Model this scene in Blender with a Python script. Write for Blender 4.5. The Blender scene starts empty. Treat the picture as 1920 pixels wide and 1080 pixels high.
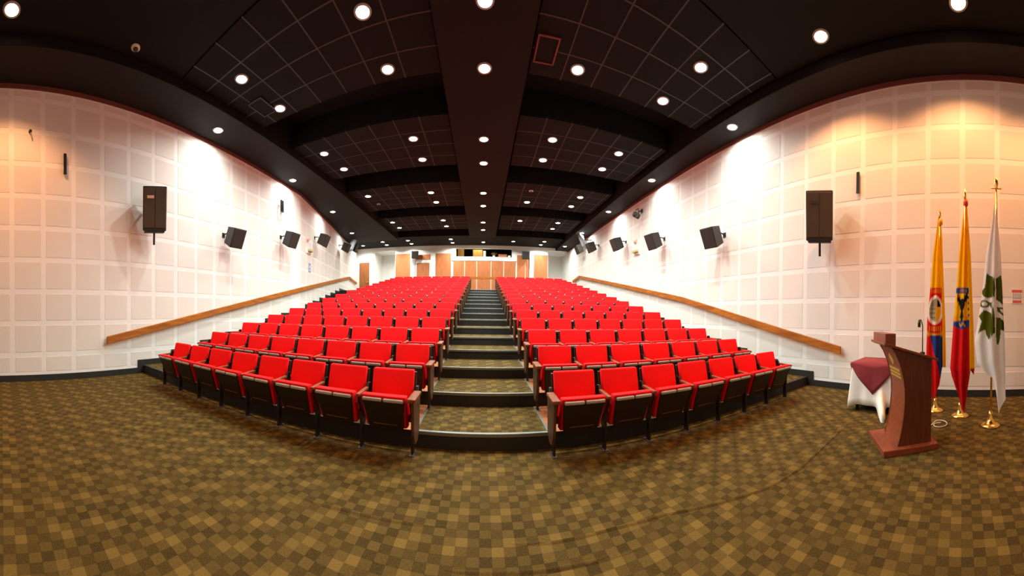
import bpy, bmesh, math, random
from mathutils import Matrix, Vector

random.seed(7)
D = bpy.data
scene = bpy.context.scene
col = scene.collection

# ------------------------------------------------------------------ camera
EYE = 1.463
S_PX, X0, Y0_PX = 573.5441, 904.3097, 591.0536      # cylinder pixels per radian, centre column, horizon row
cam = D.cameras.new('camera')
cam.type = 'PANO'
try:
    cam.panorama_type = 'CENTRAL_CYLINDRICAL'
    cc = cam
except Exception:
    cam.cycles.panorama_type = 'CENTRAL_CYLINDRICAL'
    cc = cam.cycles
cc.central_cylindrical_range_u_min = -X0 / S_PX
cc.central_cylindrical_range_u_max = (1920 - X0) / S_PX
cc.central_cylindrical_range_v_min = -(1080 - Y0_PX) / S_PX
cc.central_cylindrical_range_v_max = Y0_PX / S_PX
cc.central_cylindrical_radius = 1.0
cam.clip_start = 0.05
cam.clip_end = 200
cam_o = D.objects.new('camera', cam)
col.objects.link(cam_o)
PITCH, ROLL = -0.0063, -0.0129
Mcam = Matrix.Rotation(PITCH, 3, 'X') @ Matrix.Rotation(ROLL, 3, 'Y')
base = Matrix(((1, 0, 0), (0, 0, -1), (0, 1, 0)))
cam_o.matrix_world = Matrix.Translation((0, 0, EYE)) @ (Mcam @ base).to_4x4()
scene.camera = cam_o

# ------------------------------------------------------------------ world, exposure
w = D.worlds.new('world')
scene.world = w
w.use_nodes = True
w.node_tree.nodes['Background'].inputs[0].default_value = (0.02, 0.02, 0.022, 1)
w.node_tree.nodes['Background'].inputs[1].default_value = 0.2
vs = scene.view_settings
vs.view_transform = 'Standard'
vs.look = 'None'
vs.exposure = 0.24
vs.gamma = 1.0
vs.use_curve_mapping = False
WHITE_W = 58.0          # watts of a white ceiling downlight
SOFFIT_W = 34.0
WARM_W = 520.0        # spot watts
WHITE_C = (0.98, 1.0, 0.93)
WARM_C = (1.0, 0.43, 0.17)

# ------------------------------------------------------------------ materials
def nt(name):
    m = D.materials.new(name)
    m.use_nodes = True
    t = m.node_tree
    return m, t, t.nodes['Principled BSDF']

def plain(name, c, rough=0.6, metal=0.0, noise=0.0, nscale=20.0, bump=0.0, spec=0.5):
    m, t, b = nt(name)
    b.inputs['Roughness'].default_value = rough
    b.inputs['Metallic'].default_value = metal
    b.inputs['Specular IOR Level'].default_value = spec
    if noise > 0 or bump > 0:
        tc = t.nodes.new('ShaderNodeTexCoord')
        nz = t.nodes.new('ShaderNodeTexNoise')
        nz.inputs['Scale'].default_value = nscale
        nz.inputs['Detail'].default_value = 4
        t.links.new(tc.outputs['Object'], nz.inputs['Vector'])
        mx = t.nodes.new('ShaderNodeMix')
        mx.data_type = 'RGBA'
        mx.inputs[6].default_value = (*[x * (1 - noise) for x in c], 1)
        mx.inputs[7].default_value = (*[min(1, x * (1 + noise)) for x in c], 1)
        t.links.new(nz.outputs['Fac'], mx.inputs[0])
        t.links.new(mx.outputs[2], b.inputs['Base Color'])
        if bump > 0:
            bp = t.nodes.new('ShaderNodeBump')
            bp.inputs['Strength'].default_value = bump
            bp.inputs['Distance'].default_value = 0.01
            t.links.new(nz.outputs['Fac'], bp.inputs['Height'])
            t.links.new(bp.outputs['Normal'], b.inputs['Normal'])
    else:
        b.inputs['Base Color'].default_value = (*c, 1)
    return m

def wood(name, c1, c2, rough=0.4, axis='Z', scale=6.0):
    m, t, b = nt(name)
    b.inputs['Roughness'].default_value = rough
    b.inputs['Specular IOR Level'].default_value = 0.3
    tc = t.nodes.new('ShaderNodeTexCoord')
    mp = t.nodes.new('ShaderNodeMapping')
    st = {'X': (0.12, 1, 1), 'Y': (1, 0.12, 1), 'Z': (1, 1, 0.12)}[axis]
    mp.inputs['Scale'].default_value = [scale * k for k in st]
    nz = t.nodes.new('ShaderNodeTexNoise')
    nz.inputs['Scale'].default_value = 3.0
    nz.inputs['Detail'].default_value = 6
    nz.inputs['Distortion'].default_value = 0.6
    rp = t.nodes.new('ShaderNodeValToRGB')
    rp.color_ramp.elements[0].position = 0.3
    rp.color_ramp.elements[1].position = 0.7
    rp.color_ramp.elements[0].color = (*c1, 1)
    rp.color_ramp.elements[1].color = (*c2, 1)
    t.links.new(tc.outputs['Object'], mp.inputs['Vector'])
    t.links.new(mp.outputs['Vector'], nz.inputs['Vector'])
    t.links.new(nz.outputs['Fac'], rp.inputs['Fac'])
    t.links.new(rp.outputs['Color'], b.inputs['Base Color'])
    return m

def emit(name, c, s):
    m = D.materials.new(name)
    m.use_nodes = True
    t = m.node_tree
    t.nodes.remove(t.nodes['Principled BSDF'])
    e = t.nodes.new('ShaderNodeEmission')
    e.inputs[0].default_value = (*c, 1)
    e.inputs[1].default_value = s
    t.links.new(e.outputs[0], t.nodes['Material Output'].inputs[0])
    return m

def carpet_mat():
    m, t, b = nt('carpet')
    N, L = t.nodes, t.links
    b.inputs['Roughness'].default_value = 0.95
    b.inputs['Specular IOR Level'].default_value = 0.1
    geo = N.new('ShaderNodeNewGeometry')
    sp = N.new('ShaderNodeSeparateXYZ')
    L.new(geo.outputs['Position'], sp.inputs[0])
    def math_(op, a, bb=None):
        n = N.new('ShaderNodeMath')
        n.operation = op
        for k, v in ((0, a), (1, bb)):
            if v is None:
                continue
            if isinstance(v, (int, float)):
                n.inputs[k].default_value = v
            else:
                L.new(v, n.inputs[k])
        if op == 'COMPARE':
            n.inputs[2].default_value = 0.1
        return n.outputs[0]
    CELL = 0.076
    x = math_('MULTIPLY', sp.outputs[0], 1 / CELL)
    y = math_('MULTIPLY', sp.outputs[1], 1 / CELL)
    i = math_('FLOOR', x)
    j = math_('FLOOR', y)
    odd = math_('GREATER_THAN', math_('FLOORED_MODULO', math_('ADD', i, j), 2.0), 0.5)
    j4 = math_('FLOORED_MODULO', j, 4.0)
    i4 = math_('FLOORED_MODULO', math_('SUBTRACT', i, j4), 4.0)
    light = math_('MULTIPLY', math_('LESS_THAN', j4, 1.5), math_('COMPARE', i4, 1.0))
    dark = math_('SUBTRACT', odd, light)
    cb = N.new('ShaderNodeCombineXYZ')
    L.new(i, cb.inputs[0]); L.new(j, cb.inputs[1])
    wn = N.new('ShaderNodeTexWhiteNoise')
    wn.noise_dimensions = '2D'
    L.new(cb.outputs[0], wn.inputs['Vector'])
    # value 0..1 : 0.45 mid, minus dark, plus light, plus random
    v = math_('SUBTRACT', 0.45, math_('MULTIPLY', dark, 0.19))
    v = math_('ADD', v, math_('MULTIPLY', light, 0.24))
    v = math_('ADD', v, math_('MULTIPLY', math_('SUBTRACT', wn.outputs['Value'], 0.5), 0.13))
    nz = N.new('ShaderNodeTexNoise')
    nz.inputs['Scale'].default_value = 90
    nz.inputs['Detail'].default_value = 3
    L.new(geo.outputs['Position'], nz.inputs['Vector'])
    v = math_('ADD', v, math_('MULTIPLY', math_('SUBTRACT', nz.outputs['Fac'], 0.5), 0.45))
    # cell borders slightly darker
    fx = math_('ABSOLUTE', math_('SUBTRACT', math_('FRACT', x), 0.5))
    fy = math_('ABSOLUTE', math_('SUBTRACT', math_('FRACT', y), 0.5))
    edge = math_('GREATER_THAN', math_('MAXIMUM', fx, fy), 0.46)
    v = math_('SUBTRACT', v, math_('MULTIPLY', edge, 0.05))
    # woven diagonal inside a cell
    dg = math_('LESS_THAN', math_('ABSOLUTE', math_('SUBTRACT', fx, fy)), 0.03)
    v = math_('SUBTRACT', v, math_('MULTIPLY', dg, 0.06))
    rp = N.new('ShaderNodeValToRGB')
    rp.color_ramp.elements[0].position = 0.0
    rp.color_ramp.elements[0].color = (0.0145, 0.0096, 0.0022, 1)
    rp.color_ramp.elements[1].position = 1.0
    rp.color_ramp.elements[1].color = (0.185, 0.121, 0.028, 1)
    e = rp.color_ramp.elements.new(0.45)
    e.color = (0.083, 0.0545, 0.0132, 1)
    L.new(v, rp.inputs['Fac'])
    L.new(rp.outputs['Color'], b.inputs['Base Color'])
    bp = N.new('ShaderNodeBump')
    bp.inputs['Strength'].default_value = 0.25
    bp.inputs['Distance'].default_value = 0.004
    L.new(nz.outputs['Fac'], bp.inputs['Height'])
    L.new(bp.outputs['Normal'], b.inputs['Normal'])
    return m

def perforated_mat():
    m, t, b = nt('perforated_board')
    N, L = t.nodes, t.links
    b.inputs['Roughness'].default_value = 0.85
    tc = N.new('ShaderNodeTexCoord')
    mp = N.new('ShaderNodeMapping')
    mp.inputs['Scale'].default_value = (90, 90, 90)
    L.new(tc.outputs['Object'], mp.inputs['Vector'])
    vo = N.new('ShaderNodeTexVoronoi')
    vo.inputs['Randomness'].default_value = 0.0
    L.new(mp.outputs['Vector'], vo.inputs['Vector'])
    lt = N.new('ShaderNodeMath'); lt.operation = 'LESS_THAN'
    lt.inputs[1].default_value = 0.28
    L.new(vo.outputs['Distance'], lt.inputs[0])
    mx = N.new('ShaderNodeMix'); mx.data_type = 'RGBA'
    mx.inputs[6].default_value = (0.735, 0.70, 0.645, 1)
    mx.inputs[7].default_value = (0.50, 0.475, 0.43, 1)
    L.new(lt.outputs[0], mx.inputs[0])
    L.new(mx.outputs[2], b.inputs['Base Color'])
    return m

M = {}
M['wall'] = plain('wall_paint', (0.80, 0.785, 0.75), 0.8, noise=0.02, nscale=2)
M['perf'] = perforated_mat()
M['carpet'] = carpet_mat()
M['black'] = plain('black_paint', (0.012, 0.012, 0.011), 0.6, noise=0.2)
M['skirt'] = plain('black_skirting', (0.014, 0.015, 0.013), 0.5, noise=0.2)
M['ceil'] = plain('black_ceiling_paint', (0.0045, 0.0040, 0.0036), 0.85, noise=0.15, nscale=3, spec=0.2)
M['tile'] = plain('dark_ceiling_tile', (0.0062, 0.0056, 0.0050), 0.9, noise=0.2, nscale=30, spec=0.2)
M['spine'] = plain('dark_brown_ceiling_paint', (0.0060, 0.0045, 0.0044), 0.8, noise=0.15, nscale=3, spec=0.2)
M['soffit'] = plain('charcoal_soffit_paint', (0.0150, 0.0145, 0.0130), 0.8, noise=0.1, nscale=3, spec=0.25)
M['tbar'] = plain('ceiling_grid_metal', (0.024, 0.024, 0.021), 0.6)
M['redtrim'] = plain('dark_red_trim', (0.13, 0.035, 0.025), 0.6, noise=0.1)
M['red'] = plain('red_upholstery', (0.80, 0.009, 0.013), 0.85, noise=0.05, nscale=40, spec=0.15)
M['shell'] = plain('dark_plastic_shell', (0.022, 0.018, 0.012), 0.45, noise=0.15)
M['board'] = plain('dark_brown_seat_board', (0.016, 0.009, 0.006), 0.45, noise=0.2)
M['lip'] = plain('grey_seat_edge', (0.33, 0.325, 0.31), 0.4)
M['leg'] = plain('dark_metal_leg', (0.020, 0.012, 0.010), 0.4, metal=0.3)
M['foot'] = plain('steel_foot', (0.075, 0.062, 0.055), 0.5, metal=0.5)
M['arm'] = wood('armrest_wood', (0.12, 0.026, 0.004), (0.24, 0.064, 0.010), 0.55, 'Y', 14)
M['endwood'] = wood('end_panel_wood', (0.050, 0.022, 0.009), (0.105, 0.050, 0.021), 0.5, 'Z', 14)
M['parquet'] = wood('platform_wood', (0.26, 0.09, 0.035), (0.46, 0.19, 0.08), 0.45, 'X', 6)
M['nosing'] = plain('metal_nosing', (0.17, 0.19, 0.17), 0.45, metal=0.3)
M['rail'] = wood('handrail_wood', (0.24, 0.064, 0.004), (0.46, 0.145, 0.009), 0.65, 'Y', 5)
M['oak'] = wood('back_panel_wood', (0.42, 0.130, 0.045), (0.54, 0.190, 0.070), 0.5, 'Z', 5)
M['doorwood'] = wood('door_wood', (0.24, 0.075, 0.02), (0.36, 0.125, 0.035), 0.45, 'Z', 5)
M['mullion'] = plain('pale_panel_joint', (0.62, 0.50, 0.36), 0.6)
M['white'] = plain('white_paint', (0.82, 0.83, 0.80), 0.6)
M['lectern'] = wood('mahogany', (0.085, 0.020, 0.006), (0.145, 0.036, 0.011), 0.35, 'Z', 8)
M['lecternred'] = wood('mahogany_light', (0.17, 0.038, 0.014), (0.25, 0.060, 0.024), 0.3, 'X', 8)
M['gold'] = plain('gold_lettering', (0.75, 0.52, 0.10), 0.35, metal=0.4)
M['brass'] = plain('polished_brass', (0.85, 0.55, 0.16), 0.25, metal=1.0)
M['burgundy'] = plain('burgundy_cloth', (0.20, 0.016, 0.022), 0.85, noise=0.1, nscale=30)
M['linen'] = plain('white_linen', (0.82, 0.78, 0.71), 0.9, noise=0.03, nscale=30)
M['spk'] = plain('speaker_case', (0.028, 0.025, 0.021), 0.6, noise=0.15)
M['spkbrown'] = plain('speaker_grille', (0.065, 0.043, 0.026), 0.75, noise=0.25, nscale=120)
M['grille'] = plain('dark_speaker_grille', (0.026, 0.030, 0.026), 0.7, noise=0.25, nscale=150)
M['metal'] = plain('black_metal', (0.02, 0.02, 0.02), 0.4, metal=0.5)
M['greyplastic'] = plain('grey_plastic', (0.30, 0.34, 0.37), 0.5)
M['detector'] = plain('off_white_plastic', (0.62, 0.57, 0.50), 0.5)
M['signblue'] = plain('blue_sign', (0.22, 0.36, 0.58), 0.5)
M['signgreen'] = plain('pale_green_sign', (0.46, 0.48, 0.20), 0.5)
M['signred'] = plain('sign_red', (0.60, 0.10, 0.09), 0.5)
M['paper'] = plain('sign_paper', (0.80, 0.76, 0.72), 0.6)
M['ink'] = plain('sign_blue_ink', (0.16, 0.18, 0.36), 0.6)
M['alarm'] = plain('pale_red_plastic', (0.75, 0.45, 0.36), 0.5)
M['terracotta'] = plain('orange_box', (0.62, 0.20, 0.07), 0.6)
M['yellowwood'] = wood('booth_wood', (0.50, 0.28, 0.06), (0.68, 0.42, 0.12), 0.5, 'Z', 6)
M['leaf'] = plain('dry_leaf', (0.26, 0.15, 0.05), 0.7)
M['cable'] = plain('white_cable', (0.55, 0.52, 0.46), 0.5)
M['lens_white'] = emit('downlight_lens_white', (1.0, 0.98, 0.93), 22.0)
M['lens_warm'] = emit('downlight_lens_warm', (1.0, 0.80, 0.55), 22.0)
M['ring'] = plain('downlight_trim', (0.30, 0.29, 0.26), 0.5)

def print_mat():
    m, t, b = nt('printed_flag_cloth')
    a = t.nodes.new('ShaderNodeAttribute')
    a.attribute_name = 'print'
    t.links.new(a.outputs['Color'], b.inputs['Base Color'])
    b.inputs['Roughness'].default_value = 0.7
    b.inputs['Specular IOR Level'].default_value = 0.08
    tr = t.nodes.new('ShaderNodeBsdfTranslucent')
    t.links.new(a.outputs['Color'], tr.inputs[0])
    mx = t.nodes.new('ShaderNodeMixShader')
    mx.inputs[0].default_value = 0.35
    t.links.new(b.outputs[0], mx.inputs[1])
    t.links.new(tr.outputs[0], mx.inputs[2])
    t.links.new(mx.outputs[0], t.nodes['Material Output'].inputs[0])
    return m
M['flag'] = print_mat()

# ------------------------------------------------------------------ mesh helpers
class MB:
    def __init__(s):
        s.v, s.f = [], []
    def add(s, vs_, fs):
        o = len(s.v)
        s.v += [tuple(p) for p in vs_]
        s.f += [tuple(i + o for i in f) for f in fs]
        return s
    def box(s, lo, hi, mat=None):
        x0, y0, z0 = lo; x1, y1, z1 = hi
        p = [Vector(c) for c in ((x0,y0,z0),(x1,y0,z0),(x1,y1,z0),(x0,y1,z0),(x0,y0,z1),(x1,y0,z1),(x1,y1,z1),(x0,y1,z1))]
        if mat is not None:
            p = [mat @ c for c in p]
        return s.add(p, ((0,3,2,1),(4,5,6,7),(0,1,5,4),(1,2,6,5),(2,3,7,6),(3,0,4,7)))
    def prism(s, poly, z0, z1):
        n = len(poly)
        p = [(x, y, z0) for x, y in poly] + [(x, y, z1) for x, y in poly]
        f = [tuple(range(n - 1, -1, -1)), tuple(range(n, 2 * n))]
        f += [(i, (i + 1) % n, n + (i + 1) % n, n + i) for i in range(n)]
        return s.add(p, f)
    def profile(s, poly, a, b_, place):
        # poly in (p,q), extruded from a to b_ along third axis; place(p,q,r)->xyz
        n = len(poly)
        p = [place(x, y, a) for x, y in poly] + [place(x, y, b_) for x, y in poly]
        f = [tuple(range(n - 1, -1, -1)), tuple(range(n, 2 * n))]
        f += [(i, (i + 1) % n, n + (i + 1) % n, n + i) for i in range(n)]
        return s.add(p, f)
    def lathe(s, prof, n=16, mat=None, cap=True):
        m = len(prof)
        vs_ = []
        for r, z in prof:
            for k in range(n):
                a = 2 * math.pi * k / n
                c = Vector((r * math.cos(a), r * math.sin(a), z))
                vs_.append(mat @ c if mat is not None else c)
        fs = []
        for i in range(m - 1):
            for k in range(n):
                fs.append((i*n+k, i*n+(k+1) % n, (i+1)*n+(k+1) % n, (i+1)*n+k))
        if cap:
            fs.append(tuple(range(n - 1, -1, -1)))
            fs.append(tuple((m-1)*n + k for k in range(n)))
        return s.add(vs_, fs)
    def tube(s, pts, r, n=8):
        pts = [Vector(p) for p in pts]
        vs_, fs = [], []
        for i, p in enumerate(pts):
            d = (pts[min(i+1, len(pts)-1)] - pts[max(i-1, 0)]).normalized()
            up = Vector((0, 0, 1)) if abs(d.z) < 0.9 else Vector((1, 0, 0))
            a = d.cross(up).normalized(); b_ = d.cross(a)
            rr = r[i] if isinstance(r, (list, tuple)) else r
            for k in range(n):
                t = 2 * math.pi * k / n
                vs_.append(p + (a * math.cos(t) + b_ * math.sin(t)) * rr)
        for i in range(len(pts) - 1):
            for k in range(n):
                fs.append((i*n+k, i*n+(k+1) % n, (i+1)*n+(k+1) % n, (i+1)*n+k))
        fs.append(tuple(range(n - 1, -1, -1)))
        fs.append(tuple((len(pts)-1)*n + k for k in range(n)))
        return s.add(vs_, fs)
    def ridge(s, pts, wd, ht):
        vs_, fs = [], []
        P = [Vector((x, y, 0)) for x, y in pts]
        for i, p in enumerate(P):
            d = (P[min(i+1, len(P)-1)] - P[max(i-1, 0)]).normalized()
            n_ = Vector((-d.y, d.x, 0))
            k = 0.0 if i in (0, len(P)-1) else 1.0
            for o_, h_ in ((-0.5, -0.002), (-0.2, ht*0.7*k), (0.05, ht*k), (0.2, ht*0.5*k), (0.5, -0.002)):
                q = p + n_ * wd * o_
                vs_.append((q.x, q.y, h_))
        for i in range(len(P)-1):
            for k in range(4):
                fs.append((i*5+k, i*5+k+1, (i+1)*5+k+1, (i+1)*5+k))
        return s.add(vs_, fs)
    def mesh(s, name, mat, smooth=False, bevel=0.0, seg=2):
        me = D.meshes.new(name)
        me.from_pydata(s.v, [], s.f)
        bm = bmesh.new(); bm.from_mesh(me)
        bmesh.ops.recalc_face_normals(bm, faces=bm.faces)
        if bevel > 0:
            bmesh.ops.bevel(bm, geom=[e for e in bm.edges if e.calc_face_angle(0) > 0.3], offset=bevel, segments=seg, profile=0.5, affect='EDGES')
        bm.to_mesh(me); bm.free()
        if smooth:
            for p in me.polygons:
                p.use_smooth = True
        me.materials.append(M[mat] if isinstance(mat, str) else mat)
        return me

def obj(name, me, parent=None, loc=None, rot=None):
    o = D.objects.new(name, me)
    col.objects.link(o)
    if parent is not None:
        o.parent = parent
    if loc is not None:
        o.location = loc
    if rot is not None:
        o.rotation_euler = rot
    return o

def tag(o, label, cat, group=None):
    o['label'] = label
    o['category'] = cat
    if group:
        o['group'] = group
    return o

def empty(name, loc=(0, 0, 0), rz=0.0):
    o = D.objects.new(name, None)
    o.empty_display_size = 0.1
    col.objects.link(o)
    o.location = loc
    o.rotation_euler = (0, 0, rz)
    return o

def struct(o):
    o['kind'] = 'structure'
    return o

ORD = ['first', 'second', 'third', 'fourth', 'fifth', 'sixth', 'seventh', 'eighth', 'ninth', 'tenth', 'eleventh',
       'twelfth', 'thirteenth', 'fourteenth', 'fifteenth', 'sixteenth']

# ------------------------------------------------------------------ room dimensions
STEP_H, STEP_D, STEP_Y0 = 0.1825, 0.946, 3.233
LEVELS = 15
TOP_Z = STEP_H * LEVELS
Y_FRONT, Y_BACK = -4.6, 21.8
Z_SOFFIT, Z_PANEL, Z_SPINE, Z_TOP = 6.12, 6.30, 6.22, 6.95
TILE = 0.66
WL, WR = 0.0504, -0.0177
AL, BR = 6.3157, 5.7877
def xl_line(y):
    return -(AL / math.cos(WL) + y * math.tan(WL))
BEND_Y = 10.0
PB = Vector((xl_line(BEND_Y), BEND_Y))
PC = Vector((-9.5, Y_BACK))
def x_left(y):
    if y <= BEND_Y:
        return xl_line(y)
    return PB.x + (PC.x - PB.x) * (y - PB.y) / (PC.y - PB.y)
def x_right(y):
    return BR / math.cos(WR) - y * math.tan(WR)

# wall paths: list of (point, unit direction, inward normal, length, start distance)
def seg(a, b_, inward):
    a, b_ = Vector(a), Vector(b_)
    d = (b_ - a).normalized()
    n = Vector((-d.y, d.x))
    if n.dot(Vector(inward)) < 0:
        n = -n
    return a, d, n, (b_ - a).length
LSEG = [seg((xl_line(Y_FRONT), Y_FRONT), PB, (1, 0)), seg(PB, PC, (1, 0))]
RSEG = [seg((x_right(Y_FRONT), Y_FRONT), (x_right(Y_BACK), Y_BACK), (-1, 0))]
def frame(segm, s, z, off):
    """matrix: local x along wall, local y inward, local z up"""
    a, d, n, L = segm
    p = a + d * s + n * off
    return Matrix(((d.x, n.x, 0, p.x), (d.y, n.y, 0, p.y), (0, 0, 1, z), (0, 0, 0, 1)))
def on_wall(side, y, off, z):
    """point, inward normal, direction for a fixture on a side wall"""
    if side < 0:
        sg = LSEG[0] if y <= BEND_Y else LSEG[1]
        x = x_left(y)
    else:
        sg = RSEG[0]
        x = x_right(y)
    n, d = sg[2], sg[1]
    return Vector((x + n.x * off, y + n.y * off, z)), n, d

# ------------------------------------------------------------------ floor
mb = MB().box((-10.2, Y_FRONT - 0.2, -0.2), (6.6, Y_BACK + 3, 0))
floor = struct(obj('floor', mb.mesh('floor', 'carpet')))
def lvl_y(n):
    return STEP_Y0 + (n - 1) * STEP_D
AX0, AX1 = -0.72, 0.745          # aisle carpet edges
SX0, SX1 = -5.30, 4.78           # outer edges of the seat blocks
for n in range(1, LEVELS + 1):
    y0 = lvl_y(n)
    y1 = lvl_y(n + 1) if n < LEVELS else Y_BACK - 0.02
    z1 = n * STEP_H
    z0 = z1 - STEP_H
    e = 0.02
    # central aisle step : carpet tread, black riser, metal nosing
    st = obj('aisle_step', MB().box((AX0, y0 + e, z0 - 0.02), (AX1, y1 + e, z1)).mesh('aisle_step', 'carpet'), floor)
    obj('riser', MB().box((AX0, y0, z0 - 0.001), (AX1, y0 + e, z1 - 0.004)).mesh('riser', 'black'), st)
    nm = MB().box((AX0, y0 - 0.012, z1 - 0.035), (AX1, y0 + 0.032, z1 + 0.006))
    obj('nosing', nm.mesh('nosing', 'nosing', bevel=0.006), st)
    if n < LEVELS:
        sm = MB().box((AX0 - 0.002, y0 + 0.04, z1 - 0.002), (AX0 + 0.028, y1 - 0.01, z1 + 0.006))
        sm.box((AX1 - 0.028, y0 + 0.04, z1 - 0.002), (AX1 + 0.002, y1 - 0.01, z1 + 0.006))
        obj('edge_trim', sm.mesh('edge_trim', 'nosing'), st)
    # seat platforms (wood by the aisle, darker carpet standing for shade under the seats) and side steps (carpet)
    for (xa, xb) in ((SX0, AX0), (AX1, SX1)):
        pf = obj('seat_platform', MB().box((xa, y0 + e, z0 - 0.02), (xb, y1 + e, z1)).mesh('seat_platform', 'carpet'), floor)
        wa, wb = (xb - 0.30, xb) if xa < 0 else (xa, xa + 0.30)
        obj('wood_edge', MB().box((wa, y0 + 0.001, z1 - 0.005), (wb, y1 - 0.005, z1 + 0.003)).mesh('wood_edge', 'parquet'), pf)
        obj('riser', MB().box((xa, y0, z0 - 0.001), (xb, y0 + e, z1 - 0.001)).mesh('riser', 'black'), pf)
    for side in (-1, 1):
        xo0, xo1 = (x_left(y0), x_left(y1)) if side < 0 else (x_right(y0), x_right(y1))
        xi = SX0 if side < 0 else SX1
        poly = [(xi, y0 + e), (xo0, y0 + e), (xo1, y1 + e), (xi, y1 + e)]
        ss = obj('side_step', MB().prism(poly, z0 - 0.02, z1).mesh('side_step', 'carpet'), floor)
        m2 = MB().box((min(xi, xo0), y0, z0 - 0.001), (max(xi, xo0), y0 + e, z1 - 0.001))
        obj('riser', m2.mesh('riser', 'black'), ss)
        m2 = MB().box((min(xi, xo0), y0 - 0.010, z1 - 0.028), (max(xi, xo0), y0 + 0.04, z1 + 0.005))
        obj('nosing', m2.mesh('nosing', 'skirt', bevel=0.005), ss)
# carpet ripples
def ripple(pts):
    obj('carpet_seam', MB().ridge(pts, 0.05, 0.012).mesh('carpet_seam', 'carpet', True), floor)
ripple([(4.3, 1.55), (3.67, 1.54), (2.56, 1.49), (2.12, 1.55), (1.79, 1.67), (1.30, 1.85), (0.89, 1.90), (0.46, 1.90), (0.2, 1.93)])
ripple([(-1.5, 1.96), (-0.99, 2.02), (-0.51, 2.05), (-0.21, 2.07)])
ripple([(1.0, 1.66), (0.69, 1.68), (0.46, 1.695), (0.15, 1.71), (-0.2, 1.72)])

# ------------------------------------------------------------------ side walls with perforated square panels
def wall_mesh(path, side):
    T = 0.25
    mbw = MB()
    outer = []
    pts = path
    poly = [(p[0], p[1]) for p in pts] + [(p[0] + side * T, p[1]) for p in reversed(pts)]
    mbw.prism(poly, -0.2, Z_TOP)
    return mbw
wall_left = struct(obj('wall_left', wall_mesh([(xl_line(Y_FRONT), Y_FRONT), (PB.x, PB.y), (PC.x, PC.y), (PC.x, Y_BACK + 2.2)], -1).mesh('wall_left', 'wall')))
wall_right = struct(obj('wall_right', wall_mesh([(x_right(Y_FRONT), Y_FRONT), (x_right(Y_BACK), Y_BACK), (x_right(Y_BACK), Y_BACK + 2.2)], 1).mesh('wall_right', 'wall')))

SQ = 0.550
TH = 0.004
def panel_mesh(wd, ht):
    b = 0.0015
    m = MB()
    vs_ = [(-wd/2, 0, -ht/2), (wd/2, 0, -ht/2), (wd/2, 0, ht/2), (-wd/2, 0, ht/2),
           (-wd/2+b, TH, -ht/2+b), (wd/2-b, TH, -ht/2+b), (wd/2-b, TH, ht/2-b), (-wd/2+b, TH, ht/2-b)]
    m.add(vs_, ((0,1,2,3), (4,7,6,5), (0,4,5,1), (1,5,6,2), (2,6,7,3), (3,7,4,0)))
    return m
SQ_MESH = panel_mesh(SQ, SQ).mesh('wall_panel', 'perf')
def step_z(y):
    n = int(math.floor((y - STEP_Y0) / STEP_D)) + 1
    return max(0, min(LEVELS, n)) * STEP_H
def panels(wall, segs, z_line0, s_line, top_cut):
    """squares between grid lines: lines at z_line0 - k*TILE, vertical lines where y = s_line + k*TILE along the first segment"""
    items = []
    for si, sg in enumerate(segs):
        a, d, n, L = sg
        if si == 0:
            s0 = (s_line - a.y) / d.y
            k0 = int(math.floor(-s0 / TILE)) + 1
            cs = [s0 + (k + 0.5) * TILE for k in range(k0 - 1, 200)]
        else:
            a0, d0, n0, L0 = segs[0]
            s00 = (s_line - a0.y) / d0.y
            rest0 = TILE - ((L0 - s00) % TILE)
            cs = [rest0 + (k + 0.5) * TILE for k in range(-1, 100)]
        for c in cs:
            if c - SQ / 2 < 0.02 or c + SQ / 2 > L - 0.02:
                continue
            p = a + d * c
            fl = step_z(p.y - 0.25)
            for r in range(-1, 9):
                zc = z_line0 - (r + 0.5) * TILE
                zt, zb = zc + SQ / 2, zc - SQ / 2
                if r == -1:
                    zt = min(zt, top_cut)
                lo = fl + 0.20
                if zt < lo + 0.06:
                    continue
                zb2 = max(zb, lo)
                items.append((math.hypot(p.x, p.y), sg, c, zb2, zt, zb2 > zb + 1e-4 or zt < zc + SQ / 2 - 1e-4))
    items.sort(key=lambda t: t[0])
    rest = MB()
    cache = {}
    for q, (dist, sg, c, zb, zt, cut) in enumerate(items):
        mtx = frame(sg, c, (zb + zt) / 2, 0.0)
        if q < 300:
            if cut:
                key = round(zt - zb, 2)
                if key not in cache:
                    cache[key] = panel_mesh(SQ, zt - zb).mesh('wall_panel', 'perf')
                me = cache[key]
            else:
                me = SQ_MESH
            o = obj('wall_panel', me, wall)
            o.matrix_world = mtx
        else:
            pm = panel_mesh(SQ, zt - zb)
            rest.add([mtx @ Vector(p) for p in pm.v], pm.f)
    if rest.v:
        o = obj('far_wall_panels', rest.mesh('far_wall_panels', 'perf'), wall)
        o['kind'] = 'stuff'
panels(wall_left, LSEG, 4.3725 + EYE, 0.8819, 6.00)
panels(wall_right, RSEG, 4.333 + EYE, 2.6678, 6.00)

# red-brown trim under the soffit
def strip(segs, z0, z1, off0, off1, y_end=None, y_start=None):
    m = MB()
    for a, d, n, L in segs:
        p0, p1 = a.copy(), a + d * L
        poly = [p0 + n * off0, p1 + n * off0, p1 + n * off1, p0 + n * off1]
        m.prism([(p.x, p.y) for p in poly], z0, z1)
    return m
struct(obj('trim_1', strip(LSEG, 6.035, Z_SOFFIT + 0.02, 0.0, 0.03).mesh('trim_1', 'redtrim')))
struct(obj('trim_2', strip(RSEG, 6.035, Z_SOFFIT + 0.02, 0.0, 0.03).mesh('trim_2', 'redtrim')))

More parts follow.
